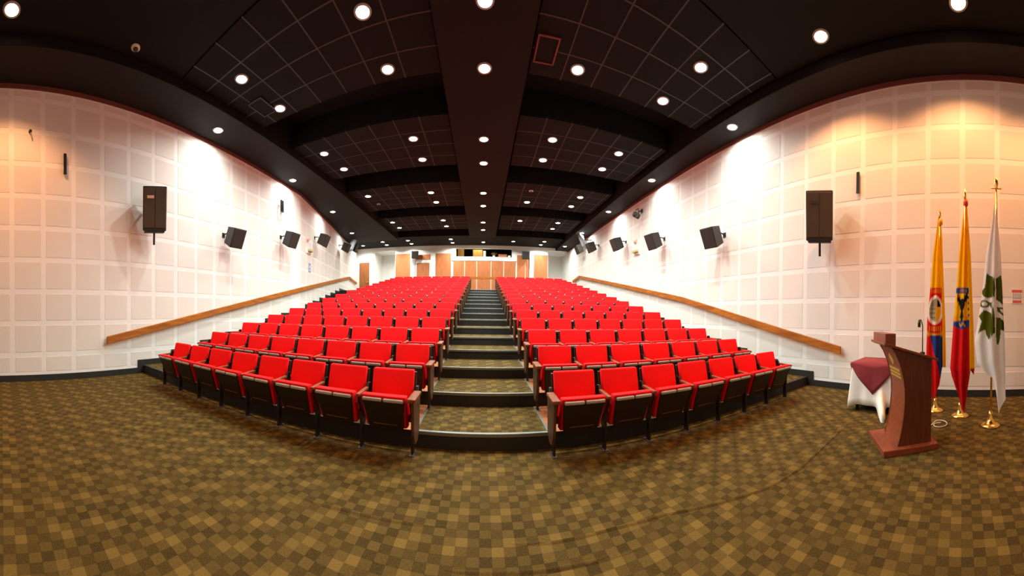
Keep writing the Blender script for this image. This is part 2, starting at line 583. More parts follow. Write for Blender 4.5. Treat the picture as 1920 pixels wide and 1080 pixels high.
# skirting: level run in front, then stepped with the stairs
for nm, segs, xf in (('baseboard_left', LSEG, x_left), ('baseboard_right', RSEG, x_right)):
    a, d, n, L = segs[0]
    s1 = (STEP_Y0 - 0.15 - a.y) / d.y
    p0, p1 = a, a + d * s1
    m = MB().prism([(p.x, p.y) for p in (p0, p1, p1 + n * 0.022, p0 + n * 0.022)], 0.0, 0.13)
    bb = struct(obj(nm, m.mesh(nm, 'skirt')))
    for k in range(1, LEVELS + 1):
        ya, yb = lvl_y(k) - 0.15, (lvl_y(k + 1) - 0.15 if k < LEVELS else Y_BACK - 0.1)
        sx = 1 if xf is x_left else -1
        poly = [(xf(ya), ya), (xf(yb), yb), (xf(yb) + sx * 0.024, yb), (xf(ya) + sx * 0.024, ya)]
        obj('skirting_step', MB().prism(poly, (k - 1) * STEP_H, k * STEP_H + 0.13).mesh('skirting_step', 'skirt'), bb)

# ------------------------------------------------------------------ front wall behind the camera
struct(obj('wall_front', MB().box((-7.2, Y_FRONT - 0.25, -0.2), (6.6, Y_FRONT, Z_TOP)).mesh('wall_front', 'wall')))
struct(obj('baseboard_front', MB().box((xl_line(Y_FRONT), Y_FRONT, 0), (x_right(Y_FRONT), Y_FRONT + 0.022, 0.13)).mesh('baseboard_front', 'skirt')))

# ------------------------------------------------------------------ ceiling
ceil = struct(obj('ceiling', MB().box((-10.2, Y_FRONT - 0.25, Z_TOP), (6.8, Y_BACK + 3, Z_TOP + 0.2)).mesh('ceiling', 'ceil')))
# soffits
SLX, SRX = -5.42, 5.05
poly = [(SLX, Y_FRONT), (SLX, 19.0), (x_left(19.0), 19.0), (PB.x, PB.y), (xl_line(Y_FRONT), Y_FRONT)]
obj('side_soffit', MB().prism(poly, Z_SOFFIT, Z_TOP).mesh('side_soffit', 'soffit'), ceil)
poly = [(SRX, Y_FRONT), (x_right(Y_FRONT), Y_FRONT), (x_right(Y_BACK), Y_BACK), (SRX + 0.2, Y_BACK)]
obj('side_soffit', MB().prism(poly, Z_SOFFIT, Z_TOP).mesh('side_soffit', 'soffit'), ceil)
obj('soffit_shade_face', MB().box((SLX, Y_FRONT, Z_SOFFIT + 0.004), (SLX + 0.012, 19.0, Z_TOP)).mesh('soffit_shade_face', 'ceil'), ceil)  # thin black skins paint in the unlit inner soffit faces, left and right
obj('soffit_shade_face', MB().prism([(SRX - 0.012, Y_FRONT), (SRX, Y_FRONT), (SRX + 0.2, Y_BACK), (SRX + 0.188, Y_BACK)], Z_SOFFIT + 0.004, Z_TOP).mesh('soffit_shade_face', 'ceil'), ceil)
# smooth front ceiling, central spine
obj('front_ceiling', MB().box((SLX, Y_FRONT, Z_PANEL), (SRX, 3.56, Z_TOP)).mesh('front_ceiling', 'ceil'), ceil)
obj('center_spine', MB().prism([(-0.86, 3.56), (0.83, 3.56), (0.76, 19.2), (-0.86, 19.2)], Z_SPINE, Z_TOP).mesh('center_spine', 'spine'), ceil)
P_START = [3.58, 7.42, 11.25, 15.05]
TY = 0.64
XL_LINES = [-5.40, -4.95, -4.285, -3.62, -2.955, -2.29, -1.625, -0.88]
XR_LINES = [0.85, 1.53, 2.19, 2.86, 3.52, 4.185, 4.85, 5.03]
tile_cache = {}
def tile_mesh(wd, ht):
    key = (round(wd, 3), round(ht, 3))
    if key not in tile_cache:
        tile_cache[key] = MB().box((-wd/2, -ht/2, 0), (wd/2, ht/2, 0.03)).mesh('ceiling_tile', 'tile')
    return tile_cache[key]
for pi, ys in enumerate(P_START):
    ye = ys + 4 * TY
    bars = MB()
    rest = MB()
    for lines in (XL_LINES, XR_LINES):
        obj('raft', MB().box((lines[0], ys, Z_PANEL + 0.032), (lines[-1], ye, Z_TOP)).mesh('raft', 'ceil'), ceil)
        for xa in lines[1:-1]:
            bars.box((xa - 0.013, ys, Z_PANEL - 0.004), (xa + 0.013, ye, Z_PANEL + 0.03))
        for k in range(1, 4):
            bars.box((lines[0], ys + k*TY - 0.013, Z_PANEL - 0.003), (lines[-1], ys + k*TY + 0.013, Z_PANEL + 0.03))
        for xa, xb in zip(lines[:-1], lines[1:]):
            for k in range(4):
                wd, ht = xb - xa - 0.026, TY - 0.026
                c = ((xa + xb) / 2, ys + (k + 0.5) * TY, Z_PANEL)
                o = obj('ceiling_tile', tile_mesh(wd, ht), ceil, c)
    obj('ceiling_grid', bars.mesh('ceiling_grid', 'tbar'), ceil)
# rear ceiling field over the back rows
poly = [(x_left(19.1), 19.1), (x_right(19.1) - 1.0, 19.1), (x_right(Y_BACK) - 0.9, Y_BACK), (x_left(Y_BACK), Y_BACK)]
obj('rear_ceiling', MB().prism(poly, Z_PANEL, Z_TOP).mesh('rear_ceiling', 'tile'), ceil)

# ------------------------------------------------------------------ ceiling lamps
RING = MB().lathe([(0.108, 0.02), (0.110, -0.012), (0.140, -0.012), (0.146, 0.0), (0.146, 0.02)], 24, cap=False).mesh('trim_ring', 'ring', True)
LENS = {k: MB().lathe([(0.001, 0.006), (0.001, -0.006), (0.08, -0.009), (0.111, -0.004), (0.111, 0.006)], 24).mesh('lens', 'lens_' + k) for k in ('white', 'warm')}
LIGHT = {}
def lamp_data(key, watt, c, spread):
    if key.startswith('warm'):
        l = D.lights.new('downlight_' + key, 'SPOT')
        l.spot_size = math.radians(spread)
        l.spot_blend = 0.55
        l.shadow_soft_size = 0.05
    else:
        l = D.lights.new('downlight_' + key, 'AREA')
        l.shape = 'DISK'
        l.size = 0.18
        l.spread = math.radians(spread)
    l.energy = watt
    l.color = c
    LIGHT[key] = l
lamp_data('white', WHITE_W, WHITE_C, 150)
lamp_data('soffit', SOFFIT_W, WHITE_C, 165)
lamp_data('warm', WARM_W, WARM_C, 130)
lamp_data('warm_left', WARM_W, WARM_C, 120)
def downlight(x, y, z, key, label, group):
    r = tag(empty('ceiling_downlight', (x, y, z)), label, 'downlight', group)
    obj('trim_ring', RING, r)
    obj('lens', LENS['warm' if key.startswith('warm') else 'white'], r)
    l = D.objects.new('lamp_light', LIGHT[key])
    col.objects.link(l)
    l.parent = r
    l.location = (0, 0, -0.016)
    return r
COLS = {
 'outer left': [(-4.578, 4.532), (-4.54, 5.783), (-4.69, 8.175), (-4.594, 9.359), (-4.732, 11.937), (-4.68, 13.0), (-4.829, 15.8), (-4.745, 16.891), (-5.02, 20.0), (-5.0, 21.0)],
 'inner left': [(-1.942, 4.588), (-1.917, 5.835), (-1.967, 8.33), (-1.944, 9.512), (-2.123, 12.176), (-2.07, 13.261), (-2.102, 15.892), (-2.062, 16.98), (-2.13, 20.0), (-2.11, 21.0)],
 'inner right': [(1.791, 5.786), (1.867, 8.288), (1.828, 9.445), (1.862, 13.132), (1.893, 15.823), (2.012, 20.4)],
 'outer right': [(3.828, 4.518), (3.769, 5.747), (3.886, 8.293), (3.81, 9.406), (3.908, 12.004), (3.859, 13.145), (3.896, 15.732), (3.878, 16.895), (4.05, 20.0), (4.0, 21.0)],
 'far left': [(-6.80, 20.0), (-6.83, 21.0)],
}
COLS['outer left'].pop(5)      # only one lamp shows there
for cn, pts in COLS.items():
    for k, (x, y) in enumerate(pts):
        downlight(x, y, Z_PANEL - 0.001, 'white', 'white ceiling downlight, %s from the front in the %s column of the dark ceiling' % (ORD[k], cn), 'white ceiling downlights')
SPF = (Z_SPINE - EYE) / (6.30 - EYE)
for k, y in enumerate([4.753, 6.07, 8.53, 9.889, 12.338, 13.804, 16.31, 17.766]):
    downlight(-0.02, y * SPF, Z_SPINE - 0.001, 'white', 'white downlight on the brown ceiling spine above the aisle, %s from the front' % ORD[k], 'spine downlights')
downlight(0.0, 20.8, Z_PANEL - 0.001, 'white', 'white downlight above the aisle closest to the projection booth', 'spine downlights')
SOF = (Z_SOFFIT - EYE) / (6.30 - EYE)
for side, pts in (('left', [(-6.284, 5.347), (-6.618, 9.222), (-7.017, 13.106), (-7.828, 17.14)]), ('right', [(5.621, 5.364), (5.686, 9.326), (5.682, 13.152), (5.736, 17.215), (5.733, 21.001)])):
    for k, (x, y) in enumerate(pts):
        downlight(x * SOF, y * SOF, Z_SOFFIT - 0.001, 'soffit', 'white downlight in the soffit beside the %s wall, %s from the front' % (side, ORD[k]), 'soffit downlights')
downlight(-8.55, 20.7, Z_PANEL - 0.001, 'white', 'white downlight in the back left corner above the wooden door', 'soffit downlights')
downlight(-4.967, 0.19, Z_PANEL - 0.001, 'warm_left', 'orange warm downlight at the far left of the front ceiling', 'warm downlights')
downlight(4.636, 2.383, Z_PANEL - 0.001, 'warm', 'orange warm downlight above the covered side table', 'warm downlights')
downlight(4.613, 0.098, Z_PANEL - 0.001, 'warm', 'orange warm downlight directly above the flags', 'warm downlights')

downlight(-4.967, -2.10, Z_PANEL - 0.001, 'warm_left', 'orange warm downlight in the left ceiling row behind the photographer', 'warm downlights')
downlight(4.60, -2.19, Z_PANEL - 0.001, 'warm', 'orange warm downlight in the right ceiling row behind the photographer', 'warm downlights')

# detectors and hatches in the ceiling
def detector(x, y, z, label):
    r = tag(empty('smoke_detector', (x, y, z)), label, 'detector', 'ceiling detectors')
    obj('base', MB().lathe([(0.085, 0.0), (0.085, -0.018), (0.07, -0.026)], 20).mesh('base', 'detector', True), r)
    obj('sensor_head', MB().lathe([(0.045, -0.024), (0.045, -0.05), (0.03, -0.058)], 16).mesh('sensor_head', 'tbar', True), r)
detector(-5.15, 2.41, Z_PANEL, 'round off-white smoke detector on the dark ceiling at left')
detector(-4.62, 12.95, Z_PANEL, 'small pinkish detector on the ceiling among the left downlights')
detector(1.85, 11.9, Z_PANEL, 'small pinkish detector on the ceiling right of the spine')
def hatch(x, y, mat, label):
    r = tag(empty('ceiling_hatch', (x, y, Z_PANEL - 0.006)), label, 'hatch', 'ceiling hatches')
    m = MB()
    for lo, hi in (((-0.2, -0.3, -0.02), (0.2, -0.27, 0.0)), ((-0.2, 0.27, -0.02), (0.2, 0.3, 0.0)), ((-0.2, -0.27, -0.02), (-0.17, 0.27, 0.0)), ((0.17, -0.27, -0.02), (0.2, 0.27, 0.0))):
        m.box(lo, hi)
    obj('frame', m.mesh('frame', mat), r)
    obj('cover', MB().box((-0.17, -0.27, -0.008), (0.17, 0.27, 0.0)).mesh('cover', 'ceil'), r)
hatch(1.10, 5.50, 'redtrim', 'reddish framed hatch in the ceiling right of the spine')
hatch(-4.83, 5.48, 'tbar', 'grey framed hatch in the ceiling beside the left soffit')

# ------------------------------------------------------------------ back wall
YB = Y_BACK
ZB = TOP_Z
XBL, XBR = PC.x, x_right(YB)
back = MB()
def bw(x0, x1, z0, z1, d=0.3):
    back.box((x0, YB, z0), (x1, YB + d, z1))
bw(XBL - 0.3, -8.03, 2.0, Z_TOP)                 # wall with the door at left
bw(-6.43, -1.93, 2.0, Z_TOP)
bw(-1.93, 2.06, 2.0, 5.46)                       # below the booth window
bw(-1.93, 2.06, 6.09, Z_TOP)
bw(2.06, 4.70, 2.0, Z_TOP)
bw(-8.03, -6.43, 6.02, Z_TOP)
bw(4.70, XBR + 0.3, 6.10, Z_TOP)
wall_back = struct(obj('wall_back', back.mesh('wall_back', 'white')))
# alcoves (exit passages) and booth shell
alc = MB()
for x0, x1 in ((-8.03, -6.43), (4.70, XBR + 0.2)):
    alc.box((x0 - 0.1, YB + 1.7, 2.0), (x1 + 0.1, YB + 1.9, Z_TOP))
    alc.box((x0 - 0.2, YB + 0.3, 2.0), (x0, YB + 1.9, Z_TOP))
    alc.box((x1, YB + 0.3, 2.0), (x1 + 0.2, YB + 1.9, Z_TOP))
    # hood over the passage
    alc.box((x0, YB + 0.3, 6.02), (x1, YB + 1.7, Z_TOP))
    alc.box((x0, YB - 0.05, ZB - 0.1), (x1, YB + 1.7, ZB))
struct(obj('wall_passage', alc.mesh('wall_passage', 'wall')))
bo = MB()
bo.box((-2.4, YB + 2.6, 4.9), (2.5, YB + 2.8, Z_TOP)).box((-2.6, YB + 0.3, 4.9), (-2.4, YB + 2.8, Z_TOP)).box((2.5, YB + 0.3, 4.9), (2.7, YB + 2.8, Z_TOP)).box((-2.4, YB + 0.3, 4.8), (2.5, YB + 2.6, 4.9))
struct(obj('wall_booth', bo.mesh('wall_booth', 'ceil')))
# white frame around the booth window
fr = MB()
fr.box((-2.24, YB - 0.06, 5.20), (2.40, YB, 5.46)).box((-2.24, YB - 0.06, 5.46), (-1.93, YB, 6.12)).box((2.06, YB - 0.06, 5.46), (2.40, YB, 6.12))
obj('booth_frame', fr.mesh('booth_frame', 'white'), wall_back)
obj('booth_sill', MB().box((-1.95, YB - 0.09, 5.44), (2.08, YB + 0.32, 5.48)).mesh('booth_sill', 'white', bevel=0.008), wall_back)
# wood panels
def wpanel(x0, x1, z1, z0=ZB):
    obj('wood_panel', MB().box((x0 + 0.02, YB - 0.035, z0), (x1 - 0.02, YB, z1)).mesh('wood_panel', 'oak', bevel=0.004), wall_back)
wpanel(-6.41, -5.25, 5.76)
wpanel(-3.40, -2.26, 5.72)
CP = [-2.157, -1.31, -0.44, 0.58, 1.48, 2.377]
for a, b_ in zip(CP[:-1], CP[1:]):
    wpanel(a + 0.025, b_ - 0.025, 5.18)
wpanel(2.42, 3.04, 5.66)
wpanel(3.06, 3.32, 5.66)
wpanel(3.65, 4.68, 5.74)
for x in CP[1:-1]:
    obj('panel_joint', MB().box((x - 0.04, YB - 0.022, ZB), (x + 0.04, YB, 5.19)).mesh('panel_joint', 'mullion'), wall_back)
wpanel(-4.86, -3.76, 5.66, 5.30)
# pilasters
for x0, x1 in ((-5.25, -4.90), (-3.74, -3.42), (3.33, 3.64)):
    obj('pilaster', MB().box((x0, YB - 0.10, ZB), (x1, YB, 6.0)).mesh('pilaster', 'white', bevel=0.01), wall_back)
# doors
def door(name, x0, x1, z1, mat):
    d_ = struct(obj(name, MB().box((x0, YB - 0.05, ZB), (x1, YB, z1)).mesh(name, mat, bevel=0.004)))
    f = MB().box((x0 - 0.09, YB - 0.07, ZB), (x0, YB, z1 + 0.09)).box((x1, YB - 0.07, ZB), (x1 + 0.09, YB, z1 + 0.09)).box((x0, YB - 0.07, z1), (x1, YB, z1 + 0.09))
    obj('door_frame', f.mesh('door_frame', 'white'), d_)
    h = MB().lathe([(0.028, 0), (0.028, 0.03), (0.015, 0.04)], 12, Matrix.Translation((x1 - 0.1, YB - 0.05, ZB + 1.0)) @ Matrix.Rotation(math.pi/2, 4, 'X'))
    h.box((x1 - 0.22, YB - 0.11, ZB + 0.99), (x1 - 0.09, YB - 0.09, ZB + 1.01))
    obj('door_handle', h.mesh('door_handle', 'brass'), d_)
door('door_1', -9.28, -8.44, 5.22, 'doorwood')
door('door_2', -4.78, -3.84, 5.05, 'oak')

# booth contents
bd = tag(obj('wooden_board', MB().box((-1.88, YB + 0.9, 4.9), (-1.42, YB + 0.96, 6.2)).mesh('wooden_board', 'yellowwood', bevel=0.005)), 'light wooden board at the left end of the projection booth window', 'board', 'boards in the booth')
bd = tag(empty('wooden_cabinet', (-0.40, YB + 1.0, 4.9)), 'yellow wooden cabinet inside the booth above the aisle', 'cabinet')
obj('body', MB().box((-0.36, -0.15, 0), (0.36, 0.25, 1.25)).mesh('body', 'yellowwood', bevel=0.006), bd)
for s in (-1, 1):
    dd = obj('door', MB().box((0.01 if s > 0 else -0.34, -0.175, 0.05), (0.34 if s > 0 else -0.01, -0.15, 1.2)).mesh('door', 'yellowwood', bevel=0.004), bd)
    obj('knob', MB().lathe([(0.012, 0), (0.016, 0.02)], 8, Matrix.Translation((0.05 * s, -0.175, 0.7)) @ Matrix.Rotation(math.pi/2, 4, 'X')).mesh('knob', 'brass'), dd)
cd = tag(empty('white_column', (0.12, YB + 0.8, 4.9)), 'slim white column beside the booth cabinet', 'column')
obj('shaft', MB().lathe([(0.12, 0.06), (0.11, 0.1), (0.11, 1.15)], 16).mesh('shaft', 'white', True), cd)
obj('base', MB().box((-0.14, -0.14, 0), (0.14, 0.14, 0.06)).mesh('base', 'white'), cd)
bx = tag(empty('storage_box', (1.40, YB + 0.24, 5.48)), 'orange box standing on the booth window sill', 'box')
obj('body', MB().box((-0.30, -0.12, 0), (0.30, 0.10, 0.20)).mesh('body', 'terracotta', bevel=0.01), bx)
obj('lid', MB().box((-0.315, -0.135, 0.20), (0.315, 0.115, 0.235)).mesh('lid', 'terracotta', bevel=0.006), bx)
bw_ = tag(empty('small_white_box', (1.88, YB + 0.22, 5.48)), 'small white box beside the orange box on the sill', 'box')
obj('body', MB().box((-0.09, -0.08, 0), (0.09, 0.08, 0.15)).mesh('body', 'white', bevel=0.008), bw_)
obj('lid', MB().box((-0.095, -0.085, 0.15), (0.095, 0.085, 0.175)).mesh('lid', 'greyplastic', bevel=0.004), bw_)
pl = tag(empty('potted_plant', (0.78, YB + 0.22, 5.48)), 'dry potted plant on the booth sill left of the orange box', 'plant')
obj('pot', MB().lathe([(0.06, 0), (0.09, 0.12), (0.10, 0.13)], 14).mesh('pot', 'white', True), pl)
for k in range(9):
    a = 2.4 * k
    r_ = 0.10 + 0.03 * (k % 3)
    tip = Vector((r_ * 1.8 * math.cos(a), 0.5 * r_ * math.sin(a), 0.30 + 0.05 * (k % 4)))
    mid = Vector((tip.x * 0.4, tip.y * 0.4, 0.24))
    m = MB().tube([(0, 0, 0.11), mid, tip], [0.006, 0.022, 0.003], 5)
    obj('leaf', m.mesh('leaf', 'leaf', True), pl)
bl = tag(empty('added_booth_lamp', (-0.4, YB + 0.6, 6.75)), 'added unseen lamp on the booth ceiling behind the window', 'lamp')  # added lamp, out of view, to brighten the booth contents
obj('housing', MB().lathe([(0.06, 0.2), (0.08, 0.0)], 12).mesh('housing', 'metal'), bl)
ld = D.lights.new('booth_fill_light', 'SPOT'); ld.energy = 90; ld.color = (1, 0.8, 0.5); ld.spot_size = 2.6; ld.shadow_soft_size = 0.06
lo_ = D.objects.new('lamp_light', ld); col.objects.link(lo_); lo_.parent = bl; lo_.location = (0, 0, -0.02)

# guard rail behind the aisle
gr = tag(empty('guard_rail', (0, 18.6, TOP_Z)), 'wooden guard rail across the top of the aisle', 'rail')
obj('rail', MB().box((-0.95, -0.03, 0.80), (0.97, 0.03, 0.94)).mesh('rail', 'rail', bevel=0.01), gr)
for x in (-0.85, 0.87):
    obj('post', MB().box((x - 0.03, -0.03, 0.0), (x + 0.03, 0.03, 0.80)).mesh('post', 'metal'), gr)

# ------------------------------------------------------------------ handrails
def handrail(side, pts, label):
    """pts: (y, z) centre line along the wall"""
    off = 0.09
    P = [on_wall(side, y, off, z)[0] for y, z in pts]
    r = tag(empty('handrail', P[0]), label, 'handrail', 'wall handrails')
    o = P[0]
    for k, (p, q) in enumerate(zip(P[:-1], P[1:])):
        d = (q - p)
        h = Vector((d.x, d.y, 0)).normalized()
        nrm = Vector((-h.y, h.x, 0))
        m = MB()
        vs_ = []
        for pt in (p, q):
            for a, b_ in ((-0.03, -0.08), (0.03, -0.08), (0.03, 0.08), (-0.03, 0.08)):
                vs_.append(pt - o + nrm * a + Vector((0, 0, b_)))
        m.add(vs_, ((0,1,2,3), (7,6,5,4), (0,4,5,1), (1,5,6,2), (2,6,7,3), (3,7,4,0)))
        obj('rail', m.mesh('rail', 'rail', bevel=0.008), r)
    n_br = 9
    for k in range(n_br):
        y = pts[0][0] + 0.4 + k * 1.9
        zz = None
        for (ya, za), (yb, zb) in zip(pts[:-1], pts[1:]):
            if ya <= y <= yb:
                zz = za + (zb - za) * (y - ya) / (yb - ya)
        if zz is None:
            continue
        a, n, d = on_wall(side, y, 0.0, zz - 0.05)
        b_, _, _ = on_wall(side, y, 0.075, zz - 0.05)
        obj('bracket', MB().tube([a - o, b_ - o], 0.012, 6).mesh('bracket', 'metal'), r)
handrail(-1, [(2.27, 0.815), (6.48, 1.64), (10.0, 2.33), (18.7, 3.76), (21.2, 3.62)], 'long wooden handrail climbing along the left wall')
handrail(1, [(2.41, 0.805), (7.62, 1.98), (18.5, 3.86), (20.0, 3.70)], 'long wooden handrail climbing along the right wall')

# ------------------------------------------------------------------ auditorium chairs
CW = 0.564
XR0, XL0 = 0.7506, 0.6951
ROW_Y0 = 3.07
def leaned(y_at_z, wd, z0, z1, th, taper=0.0, seg_=1):
    """slab whose front face follows y_at_z; thickness goes to +y"""
    m = MB()
    w0, w1 = wd / 2 - taper, wd / 2
    f0, f1 = y_at_z(z0), y_at_z(z1)
    vs_ = [(-w0, f0, z0), (w0, f0, z0), (w0, f0 + th, z0), (-w0, f0 + th, z0), (-w1, f1, z1), (w1, f1, z1), (w1, f1 + th, z1), (-w1, f1 + th, z1)]
    m.add(vs_, ((0,3,2,1),(4,5,6,7),(0,1,5,4),(1,2,6,5),(2,3,7,6),(3,0,4,7)))
    return m
yb_ = lambda z: 0.225 + (z - 0.826) * 0.25
ys_ = lambda z: -0.005 - (z - 0.22) * 0.42
ME = {}
ME['backrest'] = leaned(yb_, 0.478, 0.36, 0.828, 0.06).mesh('backrest', 'red', True, 0.018, 3)
ME['back_shell'] = leaned(lambda z: yb_(z) + 0.055, 0.520, 0.27, 0.800, 0.025).mesh('back_shell', 'shell', False, 0.008)
ME['seat'] = leaned(lambda z: ys_(z) + 0.010, 0.476, 0.255, 0.622, 0.105, 0.014).mesh('seat', 'red', True, 0.016, 3)
ME['seat_board'] = leaned(lambda z: ys_(z) - 0.012, 0.452, 0.20, 0.575, 0.022, 0.042).mesh('seat_board', 'board', False, 0.010)
lip = MB()
for a, b_ in ((-0.215, -0.008), (0.008, 0.215)):
    lip.box((a, ys_(0.575) - 0.024, 0.560), (b_, ys_(0.575) + 0.016, 0.596))
ME['seat_edge'] = lip.mesh('seat_edge', 'lip', True, 0.010)
ribs = MB().box((-0.13, ys_(0.30) - 0.020, 0.295), (0.13, ys_(0.30) - 0.006, 0.305))
ME['seat_rib'] = ribs.mesh('seat_rib', 'endwood')
leg = MB()
leg.box((-0.012, -0.03, 0.008), (0.012, 0.035, 0.25))
leg.profile([(-0.03, 0.22), (0.035, 0.22), (0.17, 0.36), (0.22, 0.66), (0.16, 0.66), (0.11, 0.56), (-0.11, 0.567), (-0.11, 0.54), (-0.04, 0.40)], -0.014, 0.014, lambda p, q, r: (r, p, q))
ME['support_leg'] = leg.mesh('support_leg', 'leg')
ME['foot_plate'] = MB().box((-0.028, -0.07, 0.0), (0.028, 0.08, 0.008)).mesh('foot_plate', 'foot', False, 0.003)
ME['armrest'] = MB().add([(-0.022, -0.135, 0.572), (0.022, -0.135, 0.572), (0.022, 0.135, 0.590), (-0.022, 0.135, 0.590), (-0.022, -0.135, 0.606), (0.022, -0.135, 0.606), (0.022, 0.135, 0.624), (-0.022, 0.135, 0.624)],
    ((0,3,2,1),(4,5,6,7),(0,1,5,4),(1,2,6,5),(2,3,7,6),(3,0,4,7))).mesh('armrest', 'arm', False, 0.008)
ME['end_armrest'] = MB().add([(-0.042, -0.185, 0.575), (0.042, -0.185, 0.575), (0.042, 0.12, 0.590), (-0.042, 0.12, 0.590), (-0.042, -0.185, 0.615), (0.042, -0.185, 0.615), (0.042, 0.12, 0.630), (-0.042, 0.12, 0.630)],
    ((0,3,2,1),(4,5,6,7),(0,1,5,4),(1,2,6,5),(2,3,7,6),(3,0,4,7))).mesh('end_armrest', 'arm', False, 0.010)
ep = MB().profile([(-0.17, 0.575), (0.15, 0.59), (0.12, 0.22), (0.03, 0.13), (-0.07, 0.13), (-0.14, 0.24)], -0.014, 0.014, lambda p, q, r: (r, p, q))
ME['end_panel'] = ep.mesh('end_panel', 'endwood', False, 0.006)
ME['number_plate'] = MB().lathe([(0.016, -0.003), (0.016, 0.003)], 10, Matrix.Rotation(math.pi/2, 4, 'Y')).mesh('number_plate', 'foot')

def chair(x, y, z, side, aisle, label, group):
    """side: -1 left block, +1 right block; outer standard is on that side"""
    r = tag(empty('auditorium_chair', (x, y, z)), label, 'chair', group)
    obj('backrest', ME['backrest'], r)
    obj('back_shell', ME['back_shell'], r)
    s = obj('seat', ME['seat'], r)
    obj('seat_board', ME['seat_board'], s)
    obj('seat_edge', ME['seat_edge'], s)
    obj('seat_rib', ME['seat_rib'], s)
    l = obj('support_leg', ME['support_leg'], r, (side * CW / 2, 0, 0))
    obj('foot_plate', ME['foot_plate'], l)
    obj('armrest', ME['armrest'], r, (side * CW / 2, 0, 0))
    if aisle:
        l = obj('support_leg', ME['support_leg'], r, (-side * CW / 2, 0, 0))
        obj('foot_plate', ME['foot_plate'], l)
        e = obj('end_panel', ME['end_panel'], r, (-side * (CW / 2 + 0.03), 0, 0))
        obj('number_plate', ME['number_plate'], e, (-side * 0.016, 0.04, 0.50))
        obj('end_armrest', ME['end_armrest'], r, (-side * (CW / 2 + 0.02), 0, 0))
for row in range(16):
    yy = ROW_Y0 + row * STEP_D
    zz = row * STEP_H
    for i in range(8):
        pos = 'aisle seat' if i == 0 else '%s seat from the aisle' % ORD[i]
        rw = 'front row' if row == 0 else ('back row' if row == 15 else '%s row' % ORD[row])
        chair(-(XL0 + (i + 0.5) * CW), yy, zz, -1, i == 0, 'red tip-up chair, %s, %s of the left block' % (pos, rw), 'red chairs of the left block')
        if i < 7:
            chair(XR0 + (i + 0.5) * CW, yy, zz, 1, i == 0, 'red tip-up chair, %s, %s of the right block' % (pos, rw), 'red chairs of the right block')

# ------------------------------------------------------------------ loudspeakers
def aim(n_, yaw, tilt):
    """basis with local -y pointing to the facing direction (horizontal dir + downward tilt)"""
    f = Vector((n_[0], n_[1], 0)).normalized()
    f = Matrix.Rotation(yaw, 3, 'Z') @ f
    f = (f * math.cos(tilt) + Vector((0, 0, -math.sin(tilt)))).normalized()
    xx = f.cross(Vector((0, 0, 1))).normalized()
    zz = xx.cross(f)
    return Matrix(((xx.x, -f.x, zz.x), (xx.y, -f.y, zz.y), (xx.z, -f.z, zz.z))).to_4x4()
def small_speaker(side, y, z, label, yaw=None, tilt=0.42, s=1.08, off=0.42):
    p, n, d = on_wall(side, y, off, z)
    wallp, _, _ = on_wall(side, y - 0.03, 0.0, z + 0.12)
    yw = (-0.10 if side < 0 else 0.10) if yaw is None else yaw
    mt = aim(n, yw, tilt)
    r = tag(empty('wall_speaker', p), label, 'speaker', 'small wall speakers')
    w_, h_, d_ = 0.21 * s, 0.25 * s, 0.17 * s
    body = MB()
    vs_ = [(-w_, -d_, -h_), (w_, -d_, -h_), (w_*0.75, d_, -h_*0.85), (-w_*0.75, d_, -h_*0.85), (-w_, -d_, h_), (w_, -d_, h_), (w_*0.75, d_, h_*0.85), (-w_*0.75, d_, h_*0.85)]
    body.add([mt @ Vector(v) for v in vs_], ((0,3,2,1),(4,5,6,7),(0,1,5,4),(1,2,6,5),(2,3,7,6),(3,0,4,7)))
    obj('cabinet', body.mesh('cabinet', 'spk', False, 0.015), r)
    g = MB().box((-w_*0.9, -d_-0.012, -h_*0.92), (w_*0.9, -d_+0.002, h_*0.92), mt)
    obj('grille', g.mesh('grille', 'grille', False, 0.006), r)
    b0 = mt @ Vector((0, d_, 0.02))
    b1 = wallp - p
    br = MB().tube([b0, (b0 + b1) / 2 + Vector((0, 0, 0.05)), b1], 0.018, 6)
    obj('bracket', br.mesh('bracket', 'metal'), r)
    br = MB().box((-0.05, -0.012, -0.06), (0.05, 0.012, 0.06), Matrix.Translation(b1 + Vector((n.x, n.y, 0)) * 0.014) @ aim(n, 0, 0))
    obj('wall_plate', br.mesh('wall_plate', 'metal'), r)
